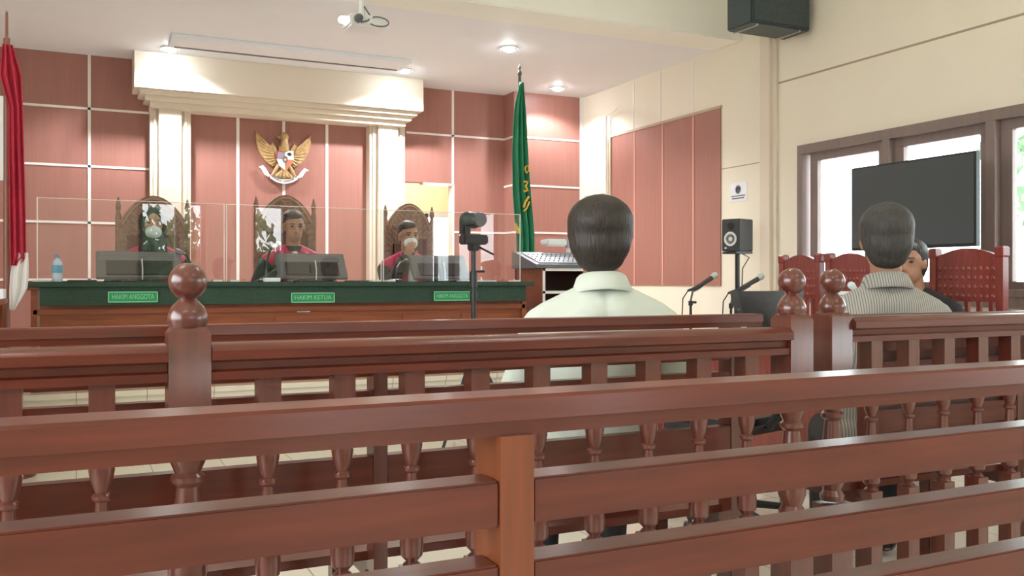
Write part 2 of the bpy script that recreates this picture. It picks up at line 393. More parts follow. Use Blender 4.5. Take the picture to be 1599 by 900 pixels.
# long screen housing
t_ = thing('projector_screen_case', 'long slim white screen case under the ceiling in front of the cornice', 'projection screen', (2.1, 8.62, ZC))
MB().box(-1.35, .85, -.20, .17, -.045, -.001, .003).build('case', M['white'], t_)
MB().box(-1.30, .80, .10, .13, -.052, -.044).build('slot', M['grey'], t_)
# projector
P = at(566, 36, 6.66)
t_ = thing('ceiling_projector', 'white projector with glowing lens hanging from the ceiling beam', 'projector', (P.x, 6.66, P.z))
MB().box(-.12, .17, -.10, .12, -.045, .04, .014).build('body', M['whitep'], t_, True)
MB().cap((-.06, -.08, .0), .032, (-.06, -.125, 0), .032).build('lens_barrel', M['grey'], t_, True)
MB().cap((-.16, -.02, 0), .028, (-.12, -.02, 0), .03).build('lens', M['lens'], t_, True)
MB().tube([(0, 0, .03), (0, 0, ZC - P.z)], .022).lathe([(.05, 0), (.05, .02)], (0, 0, ZC - P.z - .022)).build('pole', M['whitep'], t_, True)
MB().tube([(.01, -.02, .12), (.05, -.07, .03), (.01, -.115, -.01), (-.04, -.12, -.03)] , .006, 8).build('cable', M['grey'], t_, True)
MB().tube([(.05, -.115, .01)] + [(.09 + .08 * math.cos(R(a)), -.12, -.01 + .035 * math.sin(R(a))) for a in range(120, -150, -20)], .005, 8).build('cable', M['grey'], t_, True)

# wall speaker top right
p0 = at(1174, 57, 5.55); p1 = at(1266, 57, 5.55)
t_ = thing('wall_speaker', 'large dark box speaker mounted high in the right corner', 'speaker', ((p0.x + p1.x) / 2, 5.7, 3.11))
w = (p1.x - p0.x) / 2
MB().box(-w, w, -.15, .15, 0, .42, .012).build('cabinet', mat('dark_teal_grey_vinyl', (.045, .065, .07), .5, noise=.1, nscale=40), t_)
MB().box(-w + .02, w - .02, -.158, -.149, .02, .40, .004).build('grille', mat('dark_speaker_grille', (.05, .07, .075), .7, noise=.3, nscale=90), t_)
for xx in (-w + .06, w - .11): MB().box(xx, xx + .015, -.14, .14, -.012, .001).build('support_rail', M['metal'], t_)
MB().box(w - .05, XR - t_.location.x, -.02, .02, .15, .19).build('bracket', M['metal'], t_)

# ================================================================== EMBLEM
E0 = Vector((1.945, YB - .018, 2.375)); k_ = .00079
t_ = thing('national_emblem', 'gold eagle emblem with shield and white scroll on the middle panel', 'emblem', E0)
def zz(pts): return [((x - 525) * k_, -(y - 470) * k_) for x, y in pts]
for sgn in (1, -1):
    g = MB(); wing = [(430, 330), (385, 262), (350, 300), (330, 360), (240, 235), (165, 120), (170, 250), (200, 370), (245, 450), (300, 520), (385, 575), (432, 540)]
    pts = [(x if sgn > 0 else 1050 - x, y) for x, y in wing]
    g.prism(zz(pts if sgn > 0 else pts[::-1]), -.03, .01)
    for q in range(8):      # feathers
        a = (350 + q * 9, 330 + q * 26); tip = [(172, 150), (180, 225), (192, 300), (210, 360), (235, 420), (270, 470), (315, 515), (360, 550)][q]
        A = [(x if sgn > 0 else 1050 - x, y) for x, y in (a, tip)]
        (ax, az), (bx_, bz) = zz(A)
        g.cap((ax, -.030, az), .016, (bx_, -.026, bz), .007, 8)
    g.build('wing', M['gold'], t_, True)
g = MB(); g.prism(zz([(470, 300), (460, 360), (440, 470), (450, 560), (500, 620), (560, 620), (610, 560), (620, 470), (600, 360), (595, 300)]), -.045, .01)
g.prism(zz([(480, 600), (570, 600), (650, 690), (600, 715), (530, 722), (460, 715), (400, 690)]), -.03, .01)
for q in range(5): (ax, az), (bx_, bz) = zz([(525, 600), (430 + q * 48, 700)]); g.cap((ax, -.03, az), .012, (bx_, -.03, bz), .016, 8)
g.build('body', M['gold'], t_, True)
g = MB(); g.ell((.008, -.03, .15 + .08), (.045, .03, .05)).cap((.008, -.03, .19), .035, (.01, -.03, .10), .045)
g.prism(zz([(480, 185), (430, 172), (440, 190), (475, 215)]), -.045, -.015); g.cap((.03, -.03, .26), .012, (.0, -.03, .275), .006, 8)
g.build('head', M['gold'], t_, True)
for sgn in (1, -1):
    (ax, az), (bx_, bz) = zz([(525 - sgn * 70, 560), (525 - sgn * 150, 690)])
    MB().cap((ax, -.03, az), .024, (bx_, -.03, bz), .012).build('leg', M['gold'], t_, True)
g = MB(); sh = [(430, 370), (640, 370), (645, 470), (610, 560), (535, 620), (460, 560), (425, 470)]
g.prism(zz(sh), -.055, -.03); so = g.build('shield', mat('shield_dark_red', (.35, .05, .05), .5), t_)
for pts, m_ in (([(535, 362), (645, 362), (648, 478), (535, 478)], 'flag_w'), ([(425, 480), (530, 480), (540, 622), (462, 565)], 'flag_w'), ([(440, 385), (530, 385), (530, 475), (435, 475)], 'shield_g'), ([(545, 480), (640, 480), (612, 556), (548, 610)], 'shield_r')):
    if m_ == 'shield_g': mm = mat('shield_grey', (.25, .2, .25), .5)
    elif m_ == 'shield_r': mm = mat('shield_red', (.5, .15, .08), .5)
    else: mm = M['flag_w']
    MB().prism(zz(pts), -.058, -.054).build('field', mm, so)
(ax, az), (bx_, bz) = zz([(593, 408), (535, 500)])
MB().ell((ax, -.06, az), (.024, .005, .018)).build('bull_head', M['black'], so, True)
MB().prism(zz([(505, 450), (535, 430), (568, 450), (568, 505), (535, 535), (505, 505)]), -.063, -.056).build('star_field', mat('shield_centre_dark', (.12, .1, .12), .5), so)
(ax, az) = zz([(536, 482)])[0]
sp = [(ax + (.018 if i % 2 == 0 else .008) * math.sin(math.pi * i / 5), az + (.018 if i % 2 == 0 else .008) * math.cos(math.pi * i / 5)) for i in range(10)]
MB().prism(sp, -.066, -.062).build('star', M['gold2'], so)
# scroll
def arc(x): return 788 - 62 * ((x - 525) / 175) ** 2
top = [(x, arc(x) - 45) for x in range(345, 706, 30)]; bot = [(x, arc(x) + 8) for x in range(705, 344, -30)]
g = MB().prism(zz(top + bot), -.05, -.03)
g.prism(zz([(200, 590), (255, 565), (290, 600), (345, 690), (330, 715), (280, 690), (235, 610)]), -.035, -.015)
g.prism(zz([(860, 605), (800, 575), (765, 610), (705, 690), (720, 715), (770, 695), (815, 620)]), -.035, -.015)
sc = g.build('scroll', M['flag_w'], t_)
text('BHINNEKA TUNGGAL IKA', .032, M['black'], 'lettering', sc, (0, -.0515, -(765 - 470) * k_), (R(90), 0, 0), .0008,
     lambda c: Vector((c.x * .82, c.y + .048 * (c.x / .14) ** 2 * .9, c.z)))

# ================================================================== JUDGES' DESK
DXL, DXR, DY = -.30, 3.13, 6.2
t_ = thing('judges_desk', 'long wooden desk of the judges under a green cloth on the dais', 'desk', (DXL, DY, DZ0))
L = DXR - DXL; hz = 1.075 - DZ0
MB().box(0, L, 0, .66, hz - .03, hz, .004).build('tabletop', M['desk'], t_)
MB().box(.10, L - .06, .05, .075, .012, hz - .03).box(.06, L - .03, .03, .055, hz - .18, hz - .145, .004).box(.06, L - .03, .03, .055, .0, .09, .004).build('front_panel', M['desk'], t_)
for i in range(7):
    a = .14 + i * (L - .24) / 7; MB().box(a, a + (L - .24) / 7 - .05, .040, .052, .12, hz - .21, .004).build('raised_panel', M['desk'], t_)
MB().box(.05, .085, .03, .62, 0, hz - .03).build('side_panel', M['desk'], t_); MB().box(L - .06, L - .025, .03, .62, 0, hz - .03).build('side_panel', M['desk'], t_)
tag(MB().box(DXL - .012, DXR + .012, DY - .035, DY + .665, 1.0755, 1.10, .004).box(DXL - .012, DXR + .012, DY - .037, DY - .030, 1.068, 1.10, .002).box(DXL + .10, DXR - .05, DY - .012, DY - .003, .952, 1.08)
    .build('tablecloth', M['cloth_g']), "dark green cloth draped over the judges' desk", 'tablecloth')
def nameplate(px0, px1, py, txt, label):
    a = at(px0, py, DY - .02); c = at(px1, py, DY - .02); x = (a.x + c.x) / 2; w = c.x - a.x; z = (a.z + c.z) / 2; h = .068
    o = thing('nameplate', label, 'nameplate', (x, DY - .0135, z), 0, "nameplates on the judges' desk")
    MB().box(-w / 2, w / 2, -.008, 0, -h / 2, h / 2, .002).build('plate', M['plate'], o)
    e_ = .006; f = MB().box(-w / 2, w / 2, -.011, -.007, h / 2 - e_, h / 2).box(-w / 2, w / 2, -.011, -.007, -h / 2, -h / 2 + e_).box(-w / 2, -w / 2 + e_, -.011, -.007, -h / 2, h / 2).box(w / 2 - e_, w / 2, -.011, -.007, -h / 2, h / 2)
    f.build('border', M['plate_e'], o)
    tt = text(txt, .044, M['plate_e'], 'lettering', o, (0, -.0085, 0), (R(90), 0, 0), .001)
    wd = max(v.co.x for v in tt.data.vertices) - min(v.co.x for v in tt.data.vertices)
    s_ = min(1, w * .84 / wd); tt.scale = (s_, 1, 1)
nameplate(169, 247, 464, 'HAKIM ANGGOTA', 'green HAKIM ANGGOTA nameplate below the leftmost monitor')
nameplate(455, 523, 465, 'HAKIM KETUA', 'green HAKIM KETUA nameplate on the middle of the desk front')
nameplate(678, 735, 462.5, 'HAKIM ANGGOTA', 'green HAKIM ANGGOTA nameplate beside the black tripod')
p = at(474, 485, DY + .05)
tag(MB().box(-.045, .045, -.004, .0, -.011, .011, .001).build('desk_sticker', M['paper'], loc=(p.x, DY + .038, p.z)), 'small white sticker on the wooden desk front below the middle nameplate', 'sticker')
# acrylic sheets
for i, (a, c, lb) in enumerate(((-.22, .895, 'clear acrylic screen on the desk in front of the left judge'), (.905, 1.985, 'clear acrylic screen on the desk in front of the middle judge'), (1.995, 3.10, 'clear acrylic screen on the desk in front of the right judge'))):
    o = thing('acrylic_screen', lb, 'screen', ((a + c) / 2, DY + .12, 1.10), 0, 'acrylic screens on the judges desk'); w = (c - a) / 2
    MB().box(-w + .004, w - .004, -.0015, .0015, .004, .52).build('sheet', M['acrylic'], o)
    MB().box(-w, -w + .006, -.003, .003, 0, .52).box(w - .006, w, -.003, .003, 0, .52).box(-w, w, -.0025, .0025, .517, .521).build('edge', M['acr_edge'], o)
    for s_ in (-1, 1): MB().box(s_ * (w - .05) - .03, s_ * (w - .05) + .03, -.05, .05, 0, .012, .002).build('foot', M['acr_edge'], o)
# monitors
def monitor(px, label, w=.5):
    p_ = at(px, 440, DY + .30)
    o = thing('monitor', label, 'monitor', (p_.x, DY + .32, 1.10), 0, 'monitors on the judges desk')
    mt = Matrix.Translation((0, .02, .105)) @ Matrix.Rotation(R(-38), 4, 'X')
    MB().box(-w / 2, w / 2, -.012, .012, -.11, .12, .005, mtx=mt).build('housing', M['grey'], o)
    MB().box(-w / 2 + .06, w / 2 - .06, -.022, -.010, -.09, .03, .004, mtx=mt).build('rear_cover', M['black'], o)
    g_ = MB()
    for q in range(4): g_.box(-w / 2 + .02, w / 2 - .02, -.0135, -.0115, .045 + q * .017, .049 + q * .017, mtx=mt)
    g_.build('vent_slat', mat('mid_grey_plastic', (.28, .28, .30), .5), o)
    MB().box(-w / 2 + .012, w / 2 - .012, .0115, .013, -.10, .11, mtx=mt).build('display', M['screen'], o)
    MB().box(-.025, .025, -.045, -.02, .0, .12).box(-.11, .11, -.08, .06, 0, .012, .004).build('stand', M['black'], o)
    MB().tube([(.01, -.05, .15), (.013, -.075, .08), (.012, -.07, .013)], .004, 8).build('cable', M['whitep'], o)
    return o
monitor(219, 'black monitor seen from behind in front of the left judge', .53)
monitor(489, 'black monitor seen from behind in front of the middle judge', .50)
monitor(689, 'black monitor seen from behind in front of the right judge', .46)
# bottle
p = at(90, 440, DY + .22)
t_ = thing('water_bottle', 'water bottle with blue cap and label at the left end of the desk', 'bottle', (p.x, DY + .22 , 1.10))
MB().lathe([(.0, 0), (.030, .0), (.031, .01), (.031, .11), (.028, .125), (.013, .142), (.012, .15), (0, .15)], seg=20).build('body', M['bottle'], t_, True)
MB().lathe([(.0315, .055), (.0318, .056), (.0318, .104), (.0315, .105)], seg=20).build('bottle_label', M['label_b'], t_, True)
MB().lathe([(0, .148), (.014, .148), (.014, .163), (.009, .170), (0, .171)], seg=16).build('cap', M['cap_b'], t_, True)
def flat(name, px0, px1, Y, m_, label, cat, z=1.10, h=.006, d=.2, rot=.1, group=None):
    a = at(px0, 440, Y); c = at(px1, 440, Y); w = abs(c.x - a.x) / 2
    g = MB().box(-w, w, -d / 2, d / 2, 0, h, min(.002, h / 3)); o = g.build(name, m_, loc=((a.x + c.x) / 2, Y, z)); o.rotation_euler = (0, 0, rot)
    return tag(o, label, cat, group)
flat('document_folder', 52, 90, DY + .42, M['ivory'], 'cream folder lying at the left end of the desk', 'folder', h=.012, d=.2, rot=.0)
flat('document', 108, 150, DY + .40, M['black'], 'black notebook lying on the desk right of the bottle', 'notebook', h=.012, d=.18, rot=-.1)
flat('tissue_box', 413, 437, DY + .05, M['paper'], 'small white card box on the desk left of the middle monitor', 'box', h=.026, d=.07, rot=0)
flat('paper_sheet', 545, 592, DY + .35, M['grey'], 'dark folder lying on the desk right of the middle monitor', 'folder', h=.010, d=.22, rot=.05)
flat('paper_sheet', 735, 770, DY + .38, M['paper'], 'white papers lying right of the rightmost desk monitor', 'paper', h=.012, d=.26, rot=-.25)
flat('paper_sheet', 714, 734, DY + .58, mat('pale_lilac_paper', (.6, .62, .85), .7), 'lilac paper pile right of the rightmost desk monitor', 'paper', h=.05, d=.12, rot=.2)
def gooseneck(loc, tip, label, headm='whitep', r=.006):
    loc = Vector(loc); tip = Vector(tip) - loc
    o = thing('desk_microphone', label, 'microphone', loc)
    MB().lathe([(0, 0), (.055, 0), (.055, .012), (.03, .022), (0, .022)], seg=20).build('base', M['black'], o, True)
    mid = Vector((tip.x * .15, tip.y * .15, tip.z * .65))
    pts = [Vector((0, 0, .02)), mid * .5 + Vector((0, 0, .01)), mid, mid.lerp(tip, .5) + Vector((0, 0, tip.z * .12)), tip]
    MB().tube(pts, r, 8).build('gooseneck', M['black'], o, True)
    d = (tip - pts[3]).normalized()
    MB().cap(tip - d * .01, .013, tip + d * .035, .02).build('microphone_head', M[headm], o, True)
    return o
q = at(416, 436, DY + .42); q2 = at(429, 385, DY + .40)
gooseneck((q.x, q.y, 1.10), q2, 'gooseneck microphone bending toward the middle judge', 'whitep', .009)
q = at(300, 436, DY + .3); q2 = at(284, 395, DY + .35)
gooseneck((q.x, q.y, 1.10), q2, 'dark gooseneck microphone right of the leftmost monitor', 'grey', .008)
q = at(618, 436, DY + .3); q2 = at(632, 408, DY + .45)
gooseneck((q.x, q.y, 1.10), q2, 'gooseneck microphone in front of the right judge', 'black', .008)

# ================================================================== JUDGES' CHAIRS
def judge_chair(px, py_top, Y, label, w=.50):
    p_ = at(px, py_top, Y); ht = p_.z - DZ0
    o = thing('carved_armchair', label, 'chair', (p_.x, Y, DZ0), 0, 'carved high back chairs of the judges'); h = w / 2
    for s_ in (-1, 1):
        MB().lathe([(.018, 0), (.024, .1), (.018, .2), (.024, .42), (.020, .6), (.022, ht - .16), (.014, ht - .13), (.022, ht - .09), (.012, ht - .05), (.004, ht - .02)], (s_ * h, 0, 0), 12).build('back_post', M['carve'], o, True)
        MB().lathe([(.02, 0), (.026, .12), (.018, .2), (.024, .38), (.02, .62)], (s_ * h, -.46, 0), 12).build('front_leg', M['carve'], o, True)
        MB().box(s_ * h - .03, s_ * h + .03, -.48, 0, .61, .64, .008).build('armrest', M['carve'], o)
    pts = [(-h, .45), (h, .45), (h, ht - .17)]
    n = 14
    for i in range(n + 1):
        a = i / n; x = h - .01 - (2 * h - .02) * a; u = 1 - abs(2 * a - 1)
        pts.append((x, ht - .20 + .20 * (math.sin(u * math.pi / 2) ** .8)))
    pts.append((-h, ht - .17))
    MB().prism(pts, -.02, .02).build('backrest', M['carve'], o)
    g = MB()
    for q in range(7):
        zc_ = ht - .06 - q * .05
        for s_ in (-1, 1):
            for j in range(4):
                x = s_ * (.02 + j * .05)
                if abs(x) < h - .03 and zc_ + j * .02 < ht - .05 - abs(x) * .45: g.cap((x, -.022, zc_), .008, (x + s_ * .03, -.022, zc_ + .025), .006, 6)
    g.tube([(x * .92, -.024, z - .025) for x, z in pts[3:-1]], .010, 6)
    g.build('carving', mat('pale_carving_teak', (.38, .24, .16), .45), o, True)  # raised carving in a paler teak than the chair
    MB().box(-h + .06, h - .06, -.035, -.02, .50, ht - .30, .01).build('back_cushion', mat('brown_leather', (.15, .06, .04), .4), o)
    MB().box(-h, h, -.48, 0, .36, .42, .01).box(-h + .02, h - .02, -.46, -.02, .42, .455, .015).build('seat', M['carve'], o)
    return o
judge_chair(240, 306, 7.42, 'carved wooden armchair behind the left judge', .49)
judge_chair(446, 305, 7.42, 'carved wooden armchair behind the middle judge', .46)
judge_chair(639, 318, 7.42, 'carved wooden armchair with high arched back behind the right judge', .42)

# ================================================================== PEOPLE
def hand(mb, wrist, fwd, palm_dn, side, curl=25, s=1.0):
    """five fingers; fwd = direction of the hand, palm_dn = direction the palm faces, side = +1/-1 thumb side"""
    f = Vector(fwd).normalized(); n = Vector(palm_dn); n = (n - f * n.dot(f)).normalized(); l = f.cross(n).normalized() * side
    w = Vector(wrist)
    for i, (off, ln) in enumerate(((.027, .040), (.009, .045), (-.009, .042), (-.026, .033))):
        k0 = w + f * .012 * s + l * off * .5 * s; k1 = w + f * (.085 - .006 * abs(i - 1)) * s + l * off * s
        mb.cap(k0, .014 * s, k1, .0105 * s, 10)
        d = f; p_ = k1
        for j, q in enumerate((1, .72, .55)):
            a = R(curl * (j + 1) * .8); d = (f * math.cos(a) + n * math.sin(a)).normalized()
            p2 = p_ + d * ln * q * s; mb.cap(p_, (.0095 - .001 * j) * s, p2, (.0088 - .001 * j) * s, 10); p_ = p2
    b0 = w + f * .02 * s + l * .022 * s; b1 = b0 + (f * .6 + l * .75 + n * .35).normalized() * .042 * s; b2 = b1 + (f * .85 + l * .3 + n * .4).normalized() * .032 * s
    b3 = b2 + (f * .9 + n * .4).normalized() * .024 * s
    mb.cap(b0, .015 * s, b1, .012 * s, 10).cap(b1, .011 * s, b2, .0095 * s, 10).cap(b2, .0095 * s, b3, .008 * s, 10)

def person(label, loc, rotz, seat, cloth, hair='short', elbow=None, wrist=None, lean=0, turn=0, nod=0, hm='hair', hw=.088,
           top='shirt', mask=False, floor_z=0, ht=.765, voxel=.007, sw=.19, hand_dir=None, legs=True, group=None, shz=.53):
    o = thing('person', label, 'person', (loc[0], loc[1], floor_z), rotz, group)
    sh = seat + shz; hip = seat + .10
    T = Matrix.Translation((0, 0, hip)) @ Matrix.Rotation(R(-lean), 4, 'X') @ Matrix.Translation((0, 0, -hip))
    hc = T @ Vector((0, .015, seat + ht))
    HM = Matrix.Translation(hc) @ Matrix.Rotation(R(turn), 4, 'Z') @ Matrix.Rotation(R(-nod), 4, 'X')
    if top == 'judge':
        elbow = elbow or [(-.30, .10, .62), (.30, .10, .62)]; wrist = wrist or [(-.14, .30, .735), (.14, .30, .735)]
    elbow = elbow or [(-.27, .10, seat + .26), (.27, .10, seat + .26)]
    wrist = wrist or [(-.12, .36, seat + .19), (.12, .36, seat + .19)]
    hand_dir = hand_dir or [((.3, .9, -.1), (0, 0, -1)), ((-.3, .9, -.1), (0, 0, -1))]
    body = MB()
    # head
    body.ell((0, -.008, .022), (.074, .094, .098), HM).ell((0, .018, -.045), (.060, .072, .068), HM).ell((0, .055, -.088), (.026, .026, .02), HM)
    body.cap((0, .084, .012), .008, (0, .104, -.022), .012, mtx=HM).ell((0, .094, -.026), (.019, .013, .009), HM)
    body.ell((0, .083, -.055), (.024, .010, .006), HM).ell((0, .081, -.066), (.020, .010, .006), HM)
    body.ell((.032, .072, .034), (.024, .014, .008), HM).ell((-.032, .072, .034), (.024, .014, .008), HM)
    for s_ in (-1, 1): body.ell((s_ * .078, -.004, -.005), (.010, .019, .032), HM)
    body.cap(HM @ Vector((0, -.015, -.05)), .056, T @ Vector((0, .008, sh + .035)), .050)
    # trunk, arms, legs (under the clothes)
    body.ell((0, 0, sh - .13), (.15, .09, .16), T).ell((0, .0, seat + .2), (.14, .10, .16), T).ell((0, .0, hip), (.16, .11, .10))
    shp = [T @ Vector((s_ * (sw - .02), 0, sh - .03)) for s_ in (-1, 1)]
    for i in (0, 1):
        body.cap(T @ Vector((0, .01, sh - .02)), .04, shp[i], .035)
        body.cap(shp[i], .045, elbow[i], .036).cap(elbow[i], .036, wrist[i], .024)
        fd, pn = hand_dir[i]; hand(body, wrist[i], fd, pn, 1 if i == 0 else -1)
        s_ = (-1, 1)[i]
        if legs:
            body.cap((s_ * .095, 0, hip), .075, (s_ * .12, .42, seat + .04), .05).cap((s_ * .12, .42, seat + .04), .05, (s_ * .12, .45, .10), .034).cap((s_ * .12, .42, .05), .035, (s_ * .12, .60, .035), .03)
        else: body.cap((s_ * .095, 0, hip), .075, (s_ * .12, .34, seat + .06), .05)
    body.build('body', M['skin'], o, True, remesh=voxel, sm=3)
    for s_ in (-1, 1):
        e_ = MB().ell((s_ * .031, .083, .016), (.012, .008, .007), HM, 2); e_.build('eye', M['black'], o, True)
        MB().cap((s_ * .018, .091, .036), .004, (s_ * .046, .082, .037), .003, 8, HM).build('eyebrow', M['hair'], o, True)
    # clothes
    c = MB()
    c.ell((0, 0, sh - .14), (sw - .01, .118, .17), T).ell((0, .01, seat + .2), (.175, .135, .19), T).ell((0, .0, hip + .0), (.19, .135, .11))
    for i in (0, 1):
        s_ = (-1, 1)[i]
        c.cap(T @ Vector((s_ * .03, -.012, sh + .042)), .052, T @ Vector((s_ * (sw - .02), -.005, sh - .032)), .060)
        c.cap(T @ Vector((s_ * .03, -.03, sh - .01)), .075, T @ Vector((s_ * (sw - .05), -.02, sh - .07)), .075)
        c.cap(T @ Vector((s_ * sw, 0, sh - .045)), .060, elbow[i], .052)
        k = .93; wv = Vector(elbow[i]).lerp(Vector(wrist[i]), k); c.cap(elbow[i], .051, wv, .038 if top == 'shirt' else .055)
    if top == 'shirt':
        c.build('shirt', cloth, o, True, remesh=.009, sm=4)
        col = MB(); NM = Matrix.Translation(T @ Vector((0, .0, sh + .07))) @ Matrix.Rotation(R(-lean * .5 - 12), 4, 'X'); n = 28
        rings = []
        for r_, z in ((.066, -.02), (.066, .030), (.070, .036), (.076, .030), (.094, -.018), (.090, -.024), (.066, -.02)):
            rings.append([NM @ Vector((r_ * 1.0 * math.sin(R(18 + (324) * i / n)), r_ * 1.03 * math.cos(R(18 + 324 * i / n)), z - (.014 if abs(i - n / 2) > n / 2 - 3 else 0))) for i in range(n + 1)])
        col.loft(rings, cap=False, closed=False); so_ = col.build('collar', cloth, o, True, angle=60)
        sd = so_.modifiers.new('solid', 'SOLIDIFY'); sd.thickness = .003
        ys = MB(); pts = [T @ Vector((x, -.125 + 1.2 * x * x, sh - .065 - .25 * x * x)) for x in [i * .02 - .13 for i in range(14)]]
        ys.tube(pts, .003, 6).build('yoke_seam', cloth, o, True)
    else:
        c.build('robe', cloth, o, True, remesh=.009, sm=3)
        if top == 'judge':
            y = MB()
            for i in (0, 1):
                s_ = (-1, 1)[i]
                y.cap(T @ Vector((s_ * .045, .0, sh + .052)), .054, T @ Vector((s_ * (sw - .02), .0, sh - .024)), .064)
                y.cap(T @ Vector((s_ * .07, .045, sh + .0)), .060, T @ Vector((s_ * .06, .085, seat + .20)), .070)
            y.build('robe_yoke', M['robe_r'], o, True, remesh=.008, sm=2)
            MB().cap(T @ Vector((0, .085, sh + .035)), .022, T @ Vector((0, .150, sh - .12)), .042).build('jabot', M['flag_w'], o, True)
            cl = MB(); NM = Matrix.Translation(T @ Vector((0, .0, sh + .07))); cl.lathe([(.072, -.02), (.070, .02), (.066, .02), (.066, -.02)], mtx=NM.to_3x3(), c=NM.translation)
            cl.build('collar', M['robe_b'], o, True)
    if legs:
        g = MB()
        g.ell((0, .0, hip - .02), (.19, .14, .09))
        for s_ in (-1, 1): g.cap((s_ * .095, 0, hip - .01), .086, (s_ * .12, .42, seat + .05), .066).cap((s_ * .12, .42, seat + .045), .066, (s_ * .12, .45, .14), .052)
        g.build('trousers', M['trouser'], o, True, remesh=.010, sm=2)
        for s_ in (-1, 1): MB().cap((s_ * .12, .43, .055), .045, (s_ * .12, .60, .042), .040).build('shoe', M['black'], o, True)
    # hair
    hmm = M[hm]; g = MB()
    if hair == 'short':
        g.ell((0, -.034, .052), (hw, .100, .086), HM).ell((0, -.048, -.008), (hw * .93, .072, .085), HM).ell((0, -.052, -.055), (hw * .74, .050, .052), HM)
        g.ell((.02, .03, .098), (.07, .065, .035), HM)
        g.ell((0, -.03, .02), (hw, .09, .075), HM)
        g.build('hair', hmm, o, True, remesh=.006, sm=18)
    elif hair == 'veil':
        g.ell((0, -.022, .02), (.098, .100, .125), HM).ell((0, -.02, -.07), (.092, .085, .08), HM)
        g.cap(HM @ Vector((0, .0, -.10)), .085, T @ Vector((0, .03, sh - .01)), .115)
        g.build('head_veil', M['robe_b'], o, True, remesh=.008, sm=3)
        MB().ell((0, .034, .005), (.064, .060, .078), HM).ell((0, .095, -.02), (.014, .012, .018), HM).build('face', M['skin'], o, True, remesh=.006, sm=2)
    if mask:
        g = MB().ell((0, .058, -.048), (.056, .060, .050), HM).cap((0, .10, -.02), .020, (0, .105, -.045), .018, mtx=HM); g.build('face_mask', M['mask'], o, True, remesh=.006, sm=2)
    return o

# two men on the gallery benches
a = at(941, 400, 2.36)
person('person with thick black hair in a white shirt seen from behind', (a.x, 2.36), -R(20), .457, M['shirt'], hw=.102, turn=-13, nod=4, ht=.768, sw=.185, lean=1, shz=.555)
a = at(1384, 400, 2.36)
person('person in a finely striped grey shirt seen from behind, before the television', (a.x, 2.36), -R(32), .457, M['stripe'], hw=.094, turn=-4, nod=2, ht=.790, sw=.170, hm='hair2', voxel=.008, shz=.56)
# judges
js = DZ0
a = at(238, 400, 7.06); person('judge with a black head veil, face mask and crimson robe at the left', (a.x, 7.06), PM, .385, M['robe_b'], hair='veil', top='judge', mask=True, floor_z=js, legs=False, lean=6, ht=.70, shz=.47, voxel=.008, sw=.19)
a = at(456, 400, 7.06); person('bareheaded judge in crimson and black robe with white bib in the middle', (a.x, 7.06), PM, .385, M['robe_b'], top='judge', floor_z=js, legs=False, lean=6, nod=10, ht=.715, shz=.48, voxel=.008, hw=.080, sw=.20,
    elbow=[(-.30, .12, .62), (.30, .12, .62)], wrist=[(-.14, .30, .74), (.14, .30, .74)])
a = at(634, 400, 7.06); person('masked judge in red and black robe holding a hand near the face at the right', (a.x, 7.06), PM, .385, M['robe_b'], top='judge', mask=True, floor_z=js, legs=False, lean=6, nod=4, ht=.66, shz=.44, voxel=.008, hw=.080, sw=.19,
    elbow=[(-.30, .10, .56), (.22, .20, .62)], wrist=[(-.14, .30, .735), (.07, .20, .86)], hand_dir=[((.3, .9, -.1), (0, 0, -1)), ((-.35, .1, .9), (-.3, -.9, 0))])
# lawyer in black behind the striped shirt
a = at(1432, 400, 3.42); person('person in a black robe on a red chair, half hidden behind the striped shirt', (4.28, 3.53), R(90), .46, M['robe_b'], top='robe', ht=.765, lean=15, turn=25, sw=.20, voxel=.009, nod=6)
# clerk at the extreme left
person('person in black sleeves at the left edge beside the flag pole', (-.72, 6.22), R(-172), .46, M['robe_b'], top='robe', voxel=.009, ht=.74)

# ================================================================== GALLERY BENCHES
def bench(name, label, Y, xc, half, post_m=None, dz=0, solid=False):
    o = thing(name, label, 'bench', (xc, Y, 0), 0, 'slatted gallery benches'); top = .996 + dz
    # top rail: wide cap over a narrower rail
    g = MB(); pr = [(0, top - .022), (0.003, top - .003), (.006, top), (.054, top), (.057, top - .003), (.057, top - .022)]
    g.prism(pr, -half, half, 'YZ'); g.box(-half, half, .005, .05, top - .036, top - .022)
    g.build('top_rail', M['wood'], o)
    posts = (-half + .10, 0, half - .10)
    for zt in (.920, .844, .768, .690):
        for a_, c_ in zip(posts, posts[1:]):
            MB().box(a_ + .017, c_ - .017, .002, .040, zt - (.042 if zt > .7 else .070), zt, .002).build('back_slat', M['wood'], o)
    if solid: MB().box(-half + .1, half - .1, .041, .052, .47, .95).build('back_panel', M['wood_b'], o)
    for x in posts:
        g = MB().box(x - .017, x + .017, 0, .057, .40, top - .036).box(x - .022, x + .022, -.004, .062, 0, .41, .003)
        g.build('back_post', post_m or M['wood_v'], o)
        MB().box(x - .022, x + .022, .36, .41, 0, .435, .003).build('front_leg', M['wood'], o)
        MB().box(x - .015, x + .015, .05, .37, .385, .435).build('seat_bearer', M['wood'], o)
    for i in range(4): MB().box(-half, half, .045 + i * .1, .045 + i * .1 + .096, .435, .457, .002).build('seat_plank', M['wood'], o)
    MB().box(-half + .1, half - .1, .370, .390, .36, .43).build('front_apron', M['wood'], o)
    MB().box(-half + .1, half - .1, .02, .04, .30, .37).build('rear_rail', M['wood_b'], o)
    return o
bench('slatted_bench', 'varnished slatted bench nearest the camera, spanning the whole picture', .742, .361, 1.15, M['wood_lit'])
bench('slatted_bench', 'varnished slatted bench beyond the balustrade with the white shirt sitting on it', 2.06, .645, 1.15, dz=.010)
